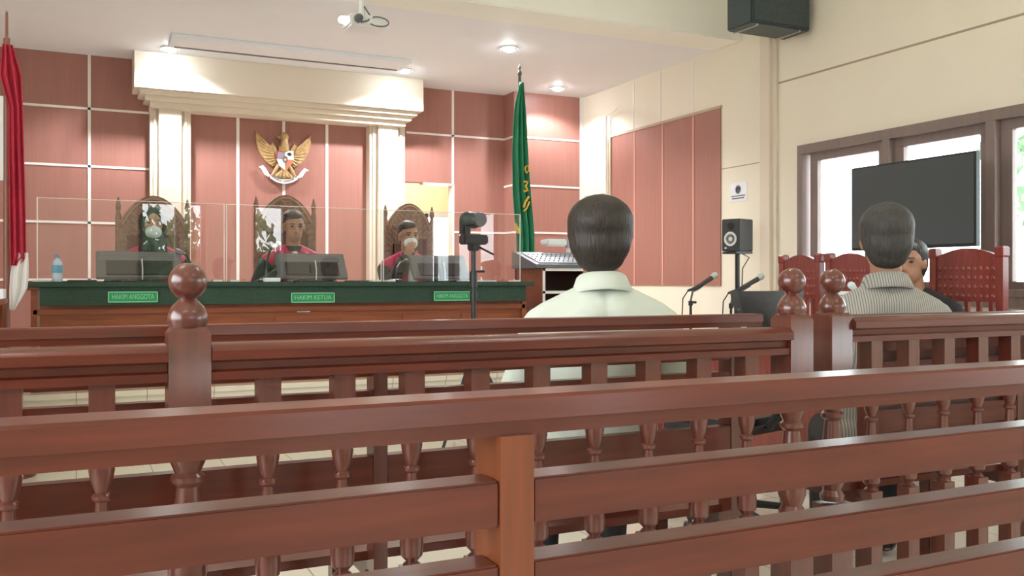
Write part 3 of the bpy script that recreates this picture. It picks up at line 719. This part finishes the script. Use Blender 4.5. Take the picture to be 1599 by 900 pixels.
bench('slatted_bench', 'varnished slatted bench right of the gate with the striped shirt sitting on it', 2.10, 2.98, .80, solid=True)

# ================================================================== BALUSTRADES
def handrail(mb, x0, x1, z=.99):
    pr = [(-.052, z - .030), (-.052, z - .012), (-.040, z - .002), (-.01, z + .002), (.03, z), (.048, z - .010), (.050, z - .032), (.032, z - .036), (.030, z - .050), (.040, z - .054), (.040, z - .070), (-.036, z - .070), (-.036, z - .054), (-.026, z - .050), (-.028, z - .036)]
    mb.prism(pr, x0, x1, 'YZ')
def baluster_bm(x, zt=.92):
    g = MB(); h = .0225
    g.sq([(h, .0), (h, .46)], (x, 0, .02)).sq([(h, .76), (h, zt)], (x, 0, 0))
    g.lathe([(.018, .475), (.020, .485), (.012, .492), (.024, .505), (.026, .53), (.021, .58), (.014, .64), (.0115, .685), (.018, .69), (.018, .697), (.012, .702), (.019, .72), (.0235, .745), (.022, .760), (.016, .765)], (x, 0, 0), 16)
    return g
def newel(x, parent, zb=1.0):
    h = .039; g = MB()
    g.sq([(h, .0), (h, .46)], (x, 0, 0)).sq([(h, .78), (h, zb), (h - .008, zb + .012)], (x, 0, 0))
    g.lathe([(.034, .47), (.036, .485), (.026, .50), (.037, .53), (.036, .57), (.028, .64), (.022, .70), (.032, .71), (.032, .72), (.024, .727), (.034, .75), (.038, .765), (.034, .782)], (x, 0, 0), 20)
    n = g.build('newel_post', M['wood_v'], parent, True)
    MB().lathe([(.034, zb + .010), (.038, zb + .022), (.0375, zb + .035), (.030, zb + .052), (.018, zb + .064), (.014, zb + .070)] , (x, 0, 0), 24).lathe([(.014, zb + .066)] + [(.0365 * math.sin(R(a_)), zb + .1005 - .0365 * math.cos(R(a_))) for a_ in range(25, 181, 12)], (x, 0, 0), 24).build('ball_finial', M['wood_v'], n, True)
def balustrade(label, Y, x0, newels, xend, rail_segs, zr, skip=()):
    o = thing('balustrade', label, 'balustrade', (0, Y, 0), 0, 'turned balustrades of the gallery')
    for a_, c_ in rail_segs:
        g = MB(); handrail(g, a_, c_, zr); g.build('handrail', M['wood'], o, True)
        MB().box(a_, c_, -.03, .03, .02, .07, .004).build('bottom_rail', M['wood'], o)
    for x in newels: newel(x, o)
    x = x0
    while x < xend:
        if all(abs(x - n_) > .08 for n_ in newels): baluster_bm(x, zr - .07).build('baluster', M['wood_v'], o, True)
        x += .1538
    return o
balustrade('turned wooden balustrade left of the gate with two ball topped posts', 1.88, -.5719, (.197, 1.735), 1.70, ((-.75, .197 - .04), (.197 + .04, 1.735 - .04)), .978)
balustrade('turned wooden balustrade right of the gate with one ball topped post', 1.97, 1.97 + .1538, (1.97,), 3.6, ((1.97 + .04, 3.7),), .996)

# ================================================================== FLAGS
def cloth(name, rows, Y, m_, parent, folds=3, amp=.03, n=26, ph=0, thick=.004):
    """rows: (z, xl, xr) in the thing's own space"""
    g = MB(); rings = []
    N = 24
    for i in range(N + 1):
        f = i / N * (len(rows) - 1); k = min(int(f), len(rows) - 2); u = f - k
        z = rows[k][0] * (1 - u) + rows[k + 1][0] * u; a_ = rows[k][1] * (1 - u) + rows[k + 1][1] * u; c_ = rows[k][2] * (1 - u) + rows[k + 1][2] * u
        dz = 0
        rings.append([Vector((a_ + (c_ - a_) * j / n, Y + amp * min(1, (c_ - a_) / .12) * math.sin(2 * math.pi * folds * j / n + ph + .4 * math.sin(f)), z)) for j in range(n + 1)])
    g.loft(rings, cap=False, closed=False); o = g.build(name, m_, parent, True, angle=80)
    s_ = o.modifiers.new('solid', 'SOLIDIFY'); s_.thickness = thick; return o
Yf = 5.85; base = at(11, 440, Yf)
t_ = thing('flag_on_pole', 'red and white flag hanging from a brown pole at the left edge', 'flag', (base.x, Yf, 0))
def rel(px, py, Y=Yf): q_ = at(px, py, Y); return q_.x - base.x, q_.z
zt = at(12, 60, Yf).z
MB().lathe([(.017, .03), (.017, zt), (.008, zt + .005), (.007, zt + .14), (.0, zt + .16)], seg=12).build('pole', mat('brown_lacquered_pole', (.25, .10, .07), .4), t_, True)
MB().lathe([(.15, 0), (.15, .03), (.04, .05), (.03, .09), (0, .09)], seg=24).build('base', M['wood'], t_, True)
def rws(l, Y): return [(rel((a_ + c_) / 2, y_, Y)[1], rel(a_, 440, Y)[0], rel(c_, 440, Y)[0]) for y_, a_, c_ in l]
cloth('red_band', rws([(72, 6, 20), (120, 2, 34), (170, 16, 36), (250, 16, 38), (330, 17, 40), (400, 18, 41), (415, 19, 30)], Yf), -.045, M['flag_r'], t_, 2.5, .03)
cloth('white_band', rws([(395, 28, 45), (412, 22, 46), (430, 18, 46), (450, 17, 44), (470, 17, 33), (484, 17, 24)], Yf), -.04, M['flag_w'], t_, 2, .025)
Yg = 7.45; base = at(812, 440, Yg)
t_ = thing('green_flag_on_pole', "green court flag with gold emblem hanging from a pole behind the desk's right end", 'flag', (base.x, Yg, DZ0))
def relg(px, py): q_ = at(px, py, Yg); return q_.x - base.x, q_.z - DZ0
zt = relg(812, 118)[1]
MB().lathe([(.013, .03), (.013, zt), (.020, zt + .01), (.018, zt + .03), (.006, zt + .05), (.014, zt + .07), (.0, zt + .10)], seg=12).build('pole', M['grey'], t_, True)
MB().lathe([(.16, 0), (.16, .03), (.04, .05), (.03, .09), (0, .09)], seg=24).build('base', M['wood'], t_, True)
MBr = [(130, 810, 815), (170, 802, 818), (240, 799, 822), (300, 799, 826), (340, 801, 829), (365, 804, 831), (440, 805, 832), (500, 806, 832)]
cloth('green_cloth', [(relg(812, y_)[1], relg(a_, 440)[0], relg(c_, 440)[0]) for y_, a_, c_ in MBr], -.04, M['flag_g'], t_, 3, .03)
cloth('gold_fringe', [(relg(812, y_)[1], relg(a_, 440)[0], relg(c_, 440)[0]) for y_, a_, c_ in [(350, 798, 801), (358, 799, 806), (366, 803, 807)]], -.075, M['gold2'], t_, 1, .004)
g = MB()
def gr(px, py): a_, z_ = relg(px, py); return (a_, -.082, z_)
g.tube([gr(815, 262), gr(819, 260), gr(820, 268), gr(816, 272), gr(814, 266), gr(815, 262)], .008, 6)
g.tube([gr(812, 285), gr(818, 286), gr(815, 292), gr(818, 299), gr(812, 300)], .012, 6)
g.tube([gr(820, 308), gr(814, 318), gr(812, 325)], .011, 6).tube([gr(821, 316), gr(817, 326), gr(812, 331)], .009, 6)
g.build('gold_emblem', M['gold2'], t_, True)

# ================================================================== FRONT-LEFT: notice board and clerk's table
a = at(7, 150, 6.6)
t_ = thing('notice_board', 'white notice board on a stand cut by the left edge of the picture', 'board', (a.x - .45, 6.6, 0))
z1 = a.z; z0 = at(7, 282, 6.6).z
MB().box(-.44, .45, 0, .015, z0, z1, .003).build('board', M['paper'], t_)
for s_ in (-.36, .40): MB().box(s_ - .015, s_ + .015, .016, .04, -.0 + DZ0, z1).build('leg', M['frame'], t_)
t_ = thing('clerk_table', 'brown wooden clerk table at the left edge below the flag', 'table', (-.75, 5.45, 0))
MB().box(-.6, .41, -.25, .25, .98, 1.01, .004).build('tabletop', M['desk'], t_)
for sx in (-.56, .37):
    for sy in (-.21, .21): MB().box(sx - .02, sx + .02, sy - .02, sy + .02, 0, .98).build('leg', M['desk'], t_)
MB().box(-.56, .37, -.22, -.20, .45, .98).build('front_panel', M['desk'], t_)
flat('paper_sheet', -30, 8, 5.5, M['paper'], 'white papers on the clerk table at the left edge', 'paper', z=1.011, h=.05, d=.2, rot=0)

# ================================================================== CAMERA TRIPOD
a = at(740, 440, 5.5)
t_ = thing('video_camera_tripod', 'black video camera on a tripod standing in front of the desk', 'tripod', (a.x, 5.5, 0))
def hh(py): return at(740, py, 5.5).z
MB().tube([(0, 0, .55), (0, 0, hh(380))], .016).build('column', M['black'], t_, True)
for pa, pb in ((450, 425), (470, 455)): MB().tube([(0, 0, hh(pa)), (0, 0, hh(pb))], .025).build('clamp_collar', M['black'], t_, True)
for i in range(3):
    an = R(90 + i * 120); MB().tube([(.02 * math.cos(an), .02 * math.sin(an), .62), (.34 * math.cos(an), .34 * math.sin(an), .015)], [.014, .010]).build('leg', M['black'], t_, True)
MB().box(-.085, .085, -.05, .05, hh(382), hh(367), .008).box(-.03, .03, -.04, .04, hh(392), hh(380), .008).tube([(.03, 0, hh(385)), (.10, -.10, hh(398))], .007).build('tripod_head', M['black'], t_, True)
MB().tube([(-.02, 0, hh(424)), (.07, -.02, hh(424))], .008).build('handle', M['black'], t_, True)
cm = MB().cap((-.055, -.02, hh(343)), .050, (.03, .06, hh(343)), .056, 20).build('camera_body', mat('dark_green_grey_plastic', (.05, .07, .065), .4), t_, True)
MB().box(-.085, -.03, -.03, .05, hh(368), hh(340), .01).build('camera_grip', M['black'], t_, True)
MB().lathe([(0, 0), (.046, 0), (.05, .015), (.044, .03), (0, .03)], mtx=Matrix.Rotation(R(90), 3, 'X') , c=(.03, -.02, hh(343))).build('lens', M['grey'], t_, True)

# ================================================================== CONTROL RACK + MIXER + PAPER ROLL
Yr = 6.36; xa = at(848, 440, Yr).x; xb = xa + .62
t_ = thing('equipment_cabinet', "orange wooden open cabinet with pale edges right of the desk", 'cabinet', ((xa + xb) / 2, Yr, 0))
w = (xb - xa) / 2; zt = at(860, 419, Yr).z
MB().box(-w, -w + .02, 0, .5, 0, zt).build('side_panel', M['desk'], t_); MB().box(w - .02, w, 0, .5, 0, zt).build('side_panel', M['desk'], t_)
MB().box(-w, w, .48, .5, 0, zt).build('back_panel', mat('dark_brown_board', (.10, .05, .04), .6), t_)
for z in (zt - .02, zt - .20, zt - .50, .05): MB().box(-w + .02, w - .02, .004, .48, z, z + .018).build('shelf', mat('dark_brown_shelf', (.13, .065, .05), .5), t_)
g = MB().box(-w - .001, -w + .021, -.003, .001, 0, zt)
for z in (zt - .02, zt - .20, zt - .50): g.box(-w, w, -.003, .004, z - .002, z + .020)
g.build('edge_strip', M['strip'], t_)
a = at(875, 419, Yr + .2)
t_ = thing('mixing_console', 'dark audio mixer with a sloping pale panel on the orange cabinet', 'mixer', (xa + .28, Yr + .22, zt))
g = MB(); g.prism([(-.24, 0), (-.22, .03), (.18, .14), (.22, .14), (.22, 0)], -.34, .30, 'YZ'); g.build('housing', M['grey'], t_)
g = MB(); mt = Matrix.Translation((-.02, -.02, .088)) @ Matrix.Rotation(R(15.4), 4, 'X'); g.box(-.27, .27, -.17, .16, 0, .004, mtx=mt); pn = g.build('control_panel', mat('lavender_grey_panel', (.38, .40, .48), .35), t_)
g = MB()
for i in range(12):
    for j in range(4): MB().cap(mt @ Vector((-.25 + i * .043, -.13 + j * .07, .003)), .006, mt @ Vector((-.25 + i * .043, -.13 + j * .07, .010)), .004, 6).build('knob', M['gunmetal'], pn, True)
t_ = thing('wall_camera', 'white video camera standing behind the mixer, left of the black hair', 'camera', (at(872, 440, 6.80).x, 6.80, zt))
z_ = at(872, 379, 6.80).z - zt
MB().box(-.12, .07, -.035, .035, z_ - .032, z_ + .03, .012).cap((-.12, 0, z_), .024, (-.145, 0, z_), .022).build('camera_body', M['whitep'], t_, True)
MB().box(.07, .15, -.03, .03, z_ - .045, z_ + .04, .01).build('rear_block', mat('light_grey_plastic', (.5, .48, .45), .5), t_, True)
MB().tube([(.10, 0, 0), (.10, 0, z_ - .03)], .018).lathe([(.05, 0), (.05, .012)], (.10, 0, 0)).build('stand', M['whitep'], t_, True)

# ================================================================== SPEAKER ON STAND, NOTICE
a = at(1152, 393, 6.05)
t_ = thing('speaker_stand', 'black pole stand under the small speaker by the right wall', 'stand', (a.x, 6.05, 0))
MB().tube([(0, 0, .25), (0, 0, a.z - .02)], .02).tube([(0, 0, .6), (0, 0, .9)], .028).build('pole', M['black'], t_, True)
MB().box(-.09, .09, -.09, .09, a.z - .02, a.z - .002, .004).build('top_plate', M['black'], t_)
for i in range(3):
    an = R(30 + i * 120); MB().tube([(.02 * math.cos(an), .02 * math.sin(an), .55), (.30 * math.cos(an), .30 * math.sin(an), .015)], .012).build('leg', M['black'], t_, True)
MB().tube([(.04, -.02, a.z - .02), (.10, -.03, a.z - .05), (.03, -.03, a.z - .14), (.02, -.022, a.z - .5)], .005, 6).build('cable', M['black'], t_, True)
hs = at(1152, 343, 6.05).z - a.z
t_ = thing('monitor_speaker', 'small black speaker with a white cone on the pole stand', 'speaker', (a.x, 6.05, a.z), R(-72))
MB().box(-.085, .085, -.105, .105, 0, hs, .006).build('cabinet', M['gunmetal'], t_)
RX = Matrix.Rotation(R(90), 3, 'X')
MB().lathe([(.060, 0), (.060, .004), (.052, .005), (.02, -.010), (.018, .0), (0, .004)], (0, -.105, hs * .38), 24, RX).build('woofer_cone', M['coneW'], t_, True)
MB().lathe([(.028, 0), (.028, .004), (.010, .003), (0, .006)], (0, -.105, hs * .78), 20, RX).build('tweeter', M['black'], t_, True)
MB().ell((-.045, -.107, hs * .10), (.012, .004, .008), sub=2).build('front_light', M['coneW'], t_, True)
a = at_x(1153.5, 300, XR); hw_ = (yx(1140) - yx(1167)) / 2; zh = .085
t_ = thing('wall_notice', 'small white printed notice on the beige wall above the speaker', 'notice', (XR, a.y, a.z), 0)
MB().box(-.003, 0, -hw_, hw_, -zh, zh).build('sheet', M['paper'], t_)
g = MB().lathe([(.040, 0), (.040, .0012), (.030, .0012), (.030, 0)], (-.003, 0, .022), 24, Matrix.Rotation(R(-90), 3, 'Y'))
g.box(-.0042, -.003, -.004, .004, -.01, .055).box(-.0042, -.003, -.03, .03, .012, .02).build('pictogram', mat('grey_print', (.30, .31, .36), .7), t_)
MB().box(-.0042, -.003, -hw_ * .8, hw_ * .8, -.040, -.030).box(-.0042, -.003, -hw_ * .7, hw_ * .7, -.062, -.050).build('text_bar', mat('dark_print', (.16, .17, .22), .7), t_)

# ================================================================== TELEVISION
a = at_x(1333, 262, 4.85); c = at_x(1528, 237, 4.85)
zt = (a.z + c.z) / 2; L = a.y - c.y
t_ = thing('television', 'large black flat television on a stand in front of the windows', 'television', (4.85, (a.y + c.y) / 2, 0))
MB().box(-.02, .02, -L / 2, L / 2, zt - .57, zt, .004).build('casing', M['black'], t_)
MB().box(-.023, -.019, -L / 2 + .012, L / 2 - .012, zt - .55, zt - .012).build('screen', M['screen'], t_)
MB().box(.02, .06, -.04, .04, .06, zt - .15).build('column', M['black'], t_)
MB().box(-.2, .2, -.3, .3, .03, .06, .006).build('foot', M['black'], t_)

# ================================================================== RED CARVED CHAIRS (right)
def red_chair(y, w, label, x=4.42, zt=1.285):
    o = thing('red_carved_chair', label, 'chair', (x, y, 0), 0, 'red carved chairs along the windows'); h = w / 2
    for s_ in (-1, 1):
        MB().sq([(.022, 0), (.022, zt - .06), (.026, zt - .05), (.026, zt - .01), (.02, zt)], (0, s_ * h, 0)).build('back_post', M['redwood'], o)
        MB().sq([(.02, 0), (.024, .40), (.018, .64)], (-.44, s_ * h, 0)).build('front_leg', M['redwood'], o)
        MB().box(-.46, 0, s_ * h - .025, s_ * h + .025, .64, .67, .006).build('armrest', M['redwood'], o)
    pts = [(-h, zt - .30), (h, zt - .30)] + [(h - 2 * h * i / 12, zt - .055 + .05 * math.sin(math.pi * i / 12)) for i in range(13)]
    MB().prism(pts, -.014, .014, 'YZ').build('back_panel', M['redwood'], o)
    g = MB()
    for i in range(10):
        for j in range(4): g.ell((-.015, -h * .8 + i * h * .178, zt - .27 + j * .05), (.004, .012, .016), sub=1)
    g.build('carving', M['redwood'], o, True)
    for i in range(5): yy = -h + .06 + i * (2 * h - .12) / 4; MB().box(-.01, .01, yy - .012, yy + .012, .47, zt - .30).build('back_spindle', M['redwood'], o)
    MB().box(-.46, .01, -h, h, .40, .46, .01).build('seat', M['redwood'], o)
    return o
red_chair(4.70, .34, 'red carved chair at the far end of the row, beside the window frame')
red_chair(4.27, .34, 'red carved chair second from the far end, partly behind a ball finial')
red_chair(3.46, .42, 'wide red carved chair with tall posts holding the black robed person', 4.46, 1.29)

# long table with mics
t_ = thing('side_table', 'long red wooden table in front of the carved chairs', 'table', (3.60, 3.9, 0))
MB().box(-.29, .29, -1.0, 1.0, .73, .76, .006).build('tabletop', M['redwood'], t_)
MB().box(-.25, -.23, -.95, .95, .12, .73).build('front_panel', M['redwood'], t_)
for sx in (-.25, .25):
    for sy in (-.95, .95): MB().sq([(.03, 0), (.03, .73)], (sx, sy, 0)).build('leg', M['redwood'], t_)
def desk_mic(px, pyb, Y, tipx, tipy, label):
    q_ = at(px, 440, Y); o = thing('stand_microphone', label, 'microphone', (q_.x, Y, .76))
    def rr(px_, py_, dy=0): v = at(px_, py_, Y + dy); return Vector((v.x - q_.x, dy, v.z - .76))
    MB().lathe([(0, 0), (.07, 0), (.07, .012), (.02, .025), (0, .025)], seg=24).build('base', M['black'], o, True)
    top = rr(px, pyb); MB().tube([(0, 0, .02), top], .008).tube([top - Vector((0, 0, .03)), top], .014).tube([top - Vector((.0, 0, .01)), top + Vector((.04, 0, -.01))], .008).build('pole', M['black'], o, True)
    k1 = rr(px + 3, pyb - 14); k0 = rr(px - 4, pyb - 16); k2 = rr(tipx - 18, tipy + 14)
    MB().tube([top, k1, k1.lerp(k2, .5) + Vector((0, 0, -.004)), k2], [.006, .007, .009, .010]).build('clip', M['grey'], o, True)
    tip = rr(tipx, tipy)
    MB().tube([k0, k1.lerp(k2, .3) + Vector((0, 0, .01)), tip.lerp(k2, .3)], [.008, .012, .016], 12).build('microphone_body', M['gunmetal'], o, True)
    MB().cap(tip.lerp(k2, .12), .020, tip, .021).build('microphone_head', mat('pale_green_grille', (.5, .58, .52), .5), o, True)
    MB().tube([k0, k0 + Vector((-.04, 0, -.05)), k0 + Vector((-.045, 0, -.14)), Vector((-.05, .02, .01))], .004, 6).build('cable', M['black'], o, True)
desk_mic(1079, 470, 4.65, 1117, 430, 'black microphone on a short stand, left of the pair by the salmon panel')
desk_mic(1142, 474, 4.45, 1189, 432, 'black microphone on a short stand in front of the speaker pole')
q = at(1352, 470, 3.9); q2 = at(1333, 452, 3.9)
gooseneck((3.75, 3.55, .76), (at_x(1335, 452, 3.70)), 'gooseneck microphone with pale head by the striped shoulder', 'mask', .007)
q = at_x(1318, 464, 3.62)
t_ = thing('document_stand', 'white printed card standing on the red table by the striped shoulder', 'card', (3.62, q.y, .76))
MB().box(-.01, .01, -.09, .09, 0, q.z - .76 + .03).build('card', M['paper'], t_); MB().ell((-.012, .0, q.z - .76 - .01), (.003, .03, .022), sub=2).build('printed_mark', mat('navy_print', (.03, .05, .25), .6), t_, True)
for i, (y, x, r_, lb) in enumerate(((3.2, 3.6, .2, 'loose white papers at the near end of the red table'), (4.0, 3.55, -.1, 'loose white papers at the middle of the red table'))):
    o = MB().box(-.11, .11, -.15, .15, 0, .012).build('paper_stack', M['paper'], loc=(x, y, .761)); o.rotation_euler = (0, 0, r_); tag(o, lb, 'paper')

# office chair
a = at(1195, 455, 3.1)
t_ = thing('office_chair', 'black plastic office chair with a curved back left of the gate post', 'chair', (a.x + .02, 3.1, 0), R(-165))
g = MB(); rings = []
for i in range(9):
    z = .84 + .22 * i / 8; hwid = .04 + .21 * math.sin(math.pi / 2 * i / 8)
    rings.append([Vector((hwid * (2 * j / 12 - 1), .05 * (1 - (2 * j / 12 - 1) ** 2) - .02, z)) for j in range(13)] + [Vector((hwid * (1 - 2 * j / 12), .05 * (1 - (1 - 2 * j / 12) ** 2) + .02, z)) for j in range(13)])
g.loft(rings).build('backrest', M['gunmetal'], t_, True)
MB().tube([(-.22, .0, .99), (-.1, .035, .95), (0, .045, .94), (.1, .035, .95), (.22, 0, .99)], .010, 8).build('back_trim', M['grey'], t_, True)
MB().box(-.23, .23, -.45, .0, .43, .50, .03).build('seat', M['black'], t_, True)
MB().tube([(0, 0, .46), (0, .06, .55), (0, .05, .88)], .02).build('back_support', M['black'], t_, True)
MB().tube([(0, -.22, .1), (0, -.22, .44)], .025).build('column', M['black'], t_, True)
for i in range(5):
    an = R(i * 72); l_ = MB().tube([(0, -.22, .10), (.27 * math.cos(an), -.22 + .27 * math.sin(an), .07)], [.022, .015]).build('base_arm', M['black'], t_, True)
    MB().ell((.27 * math.cos(an), -.22 + .27 * math.sin(an), .03), (.02, .03, .03), sub=2).build('caster', M['black'], l_, True)

# ================================================================== OUTSIDE
struct('ground_outside', MB().box(-20, XL - .15, -20, 25, -.12, -.02).box(XR + .15, 25, -20, 25, -.12, -.02).box(XL - .15, XR + .15, -20, YR - .15, -.12, -.02), M['concrete'])
def tree(x, y, h, r, label):
    o = thing('tree', label, 'tree', (x, y, 0), 0, 'trees outside the windows')
    MB().tube([(0, 0, 0), (.05, .05, h * .5), (0, .1, h)], [.12, .09, .05]).build('trunk', M['bark'], o, True)
    g = MB()
    for i in range(420):
        d = Vector((random.gauss(0, 1), random.gauss(0, 1), random.gauss(0, .8))).normalized() * r * random.random() ** .4
        c_ = Vector((0, .05, h)) + d; q_ = Euler((random.random() * 3, random.random() * 3, random.random() * 3)).to_matrix().to_4x4()
        q_.translation = c_; s_ = .10 + .08 * random.random()
        vs = [g.bm.verts.new(q_ @ Vector(v)) for v in ((-s_, 0, 0), (0, -s_ * .5, .02), (s_, 0, 0), (0, s_ * .5, .02))]; g.bm.faces.new(vs)
    g.build('foliage', M['leaf'], o)
tree(13.5, 8.6, 3.0, 1.3, 'leafy green tree outside the rightmost window pane')
# leafy blocker added beyond the rear doorways to darken low reflections
def hedge_blocker(x0, x1, y, h, label):
    o = thing('hedge_blocker', label, 'hedge_blocker', ((x0 + x1) / 2, y, 0)); w = (x1 - x0) / 2; g = MB()
    MB().box(-w + .1, w - .1, -.3, .3, 0, h - .15).build('blocker_core', mat('dark_green_core', (.03, .07, .03), .9), o)
    for i in range(1800):
        q_ = Euler((random.random() * 3, random.random() * 3, random.random() * 3)).to_matrix().to_4x4(); q_.translation = Vector((random.uniform(-w, w), random.uniform(.2, .42), random.uniform(0, h)))
        s_ = .09; vs = [g.bm.verts.new(q_ @ Vector(v)) for v in ((-s_, 0, 0), (0, -s_ * .5, .02), (s_, 0, 0), (0, s_ * .5, .02))]; g.bm.faces.new(vs)
    g.build('foliage', M['leaf'], o)
hedge_blocker(-1, 6, -6.2, 1.85, 'unseen leafy blocker added outside the rear doorways to shape reflections')

t_ = thing('added_fill_light', 'unseen fill light added inside the yellow side room', 'ceiling light', (3.6, 10.7, ZC), 0)  # out-of-view tube added to brighten the side room
MB().box(-.6, .6, -.10, .10, -.06, 0, .01).build('housing', M['whitep'], t_)
MB().box(-.56, .56, -.08, .08, -.065, -.058).build('diffuser', emit('side_room_fill_lit', (1, .97, .9), 90), t_)

tree(3.2, -10.5, 2.2, 1.3, 'unseen leafy tree added beyond the rear doorways for texture in reflections, opposite the wide doorway')  # added out of view to break up the acrylic reflections
tree(1.2, -9.5, 1.9, 1.0, 'small unseen leafy tree added beyond the rear doorways for texture in reflections, opposite the narrow doorway')  # second unseen tree, added for the same reflections
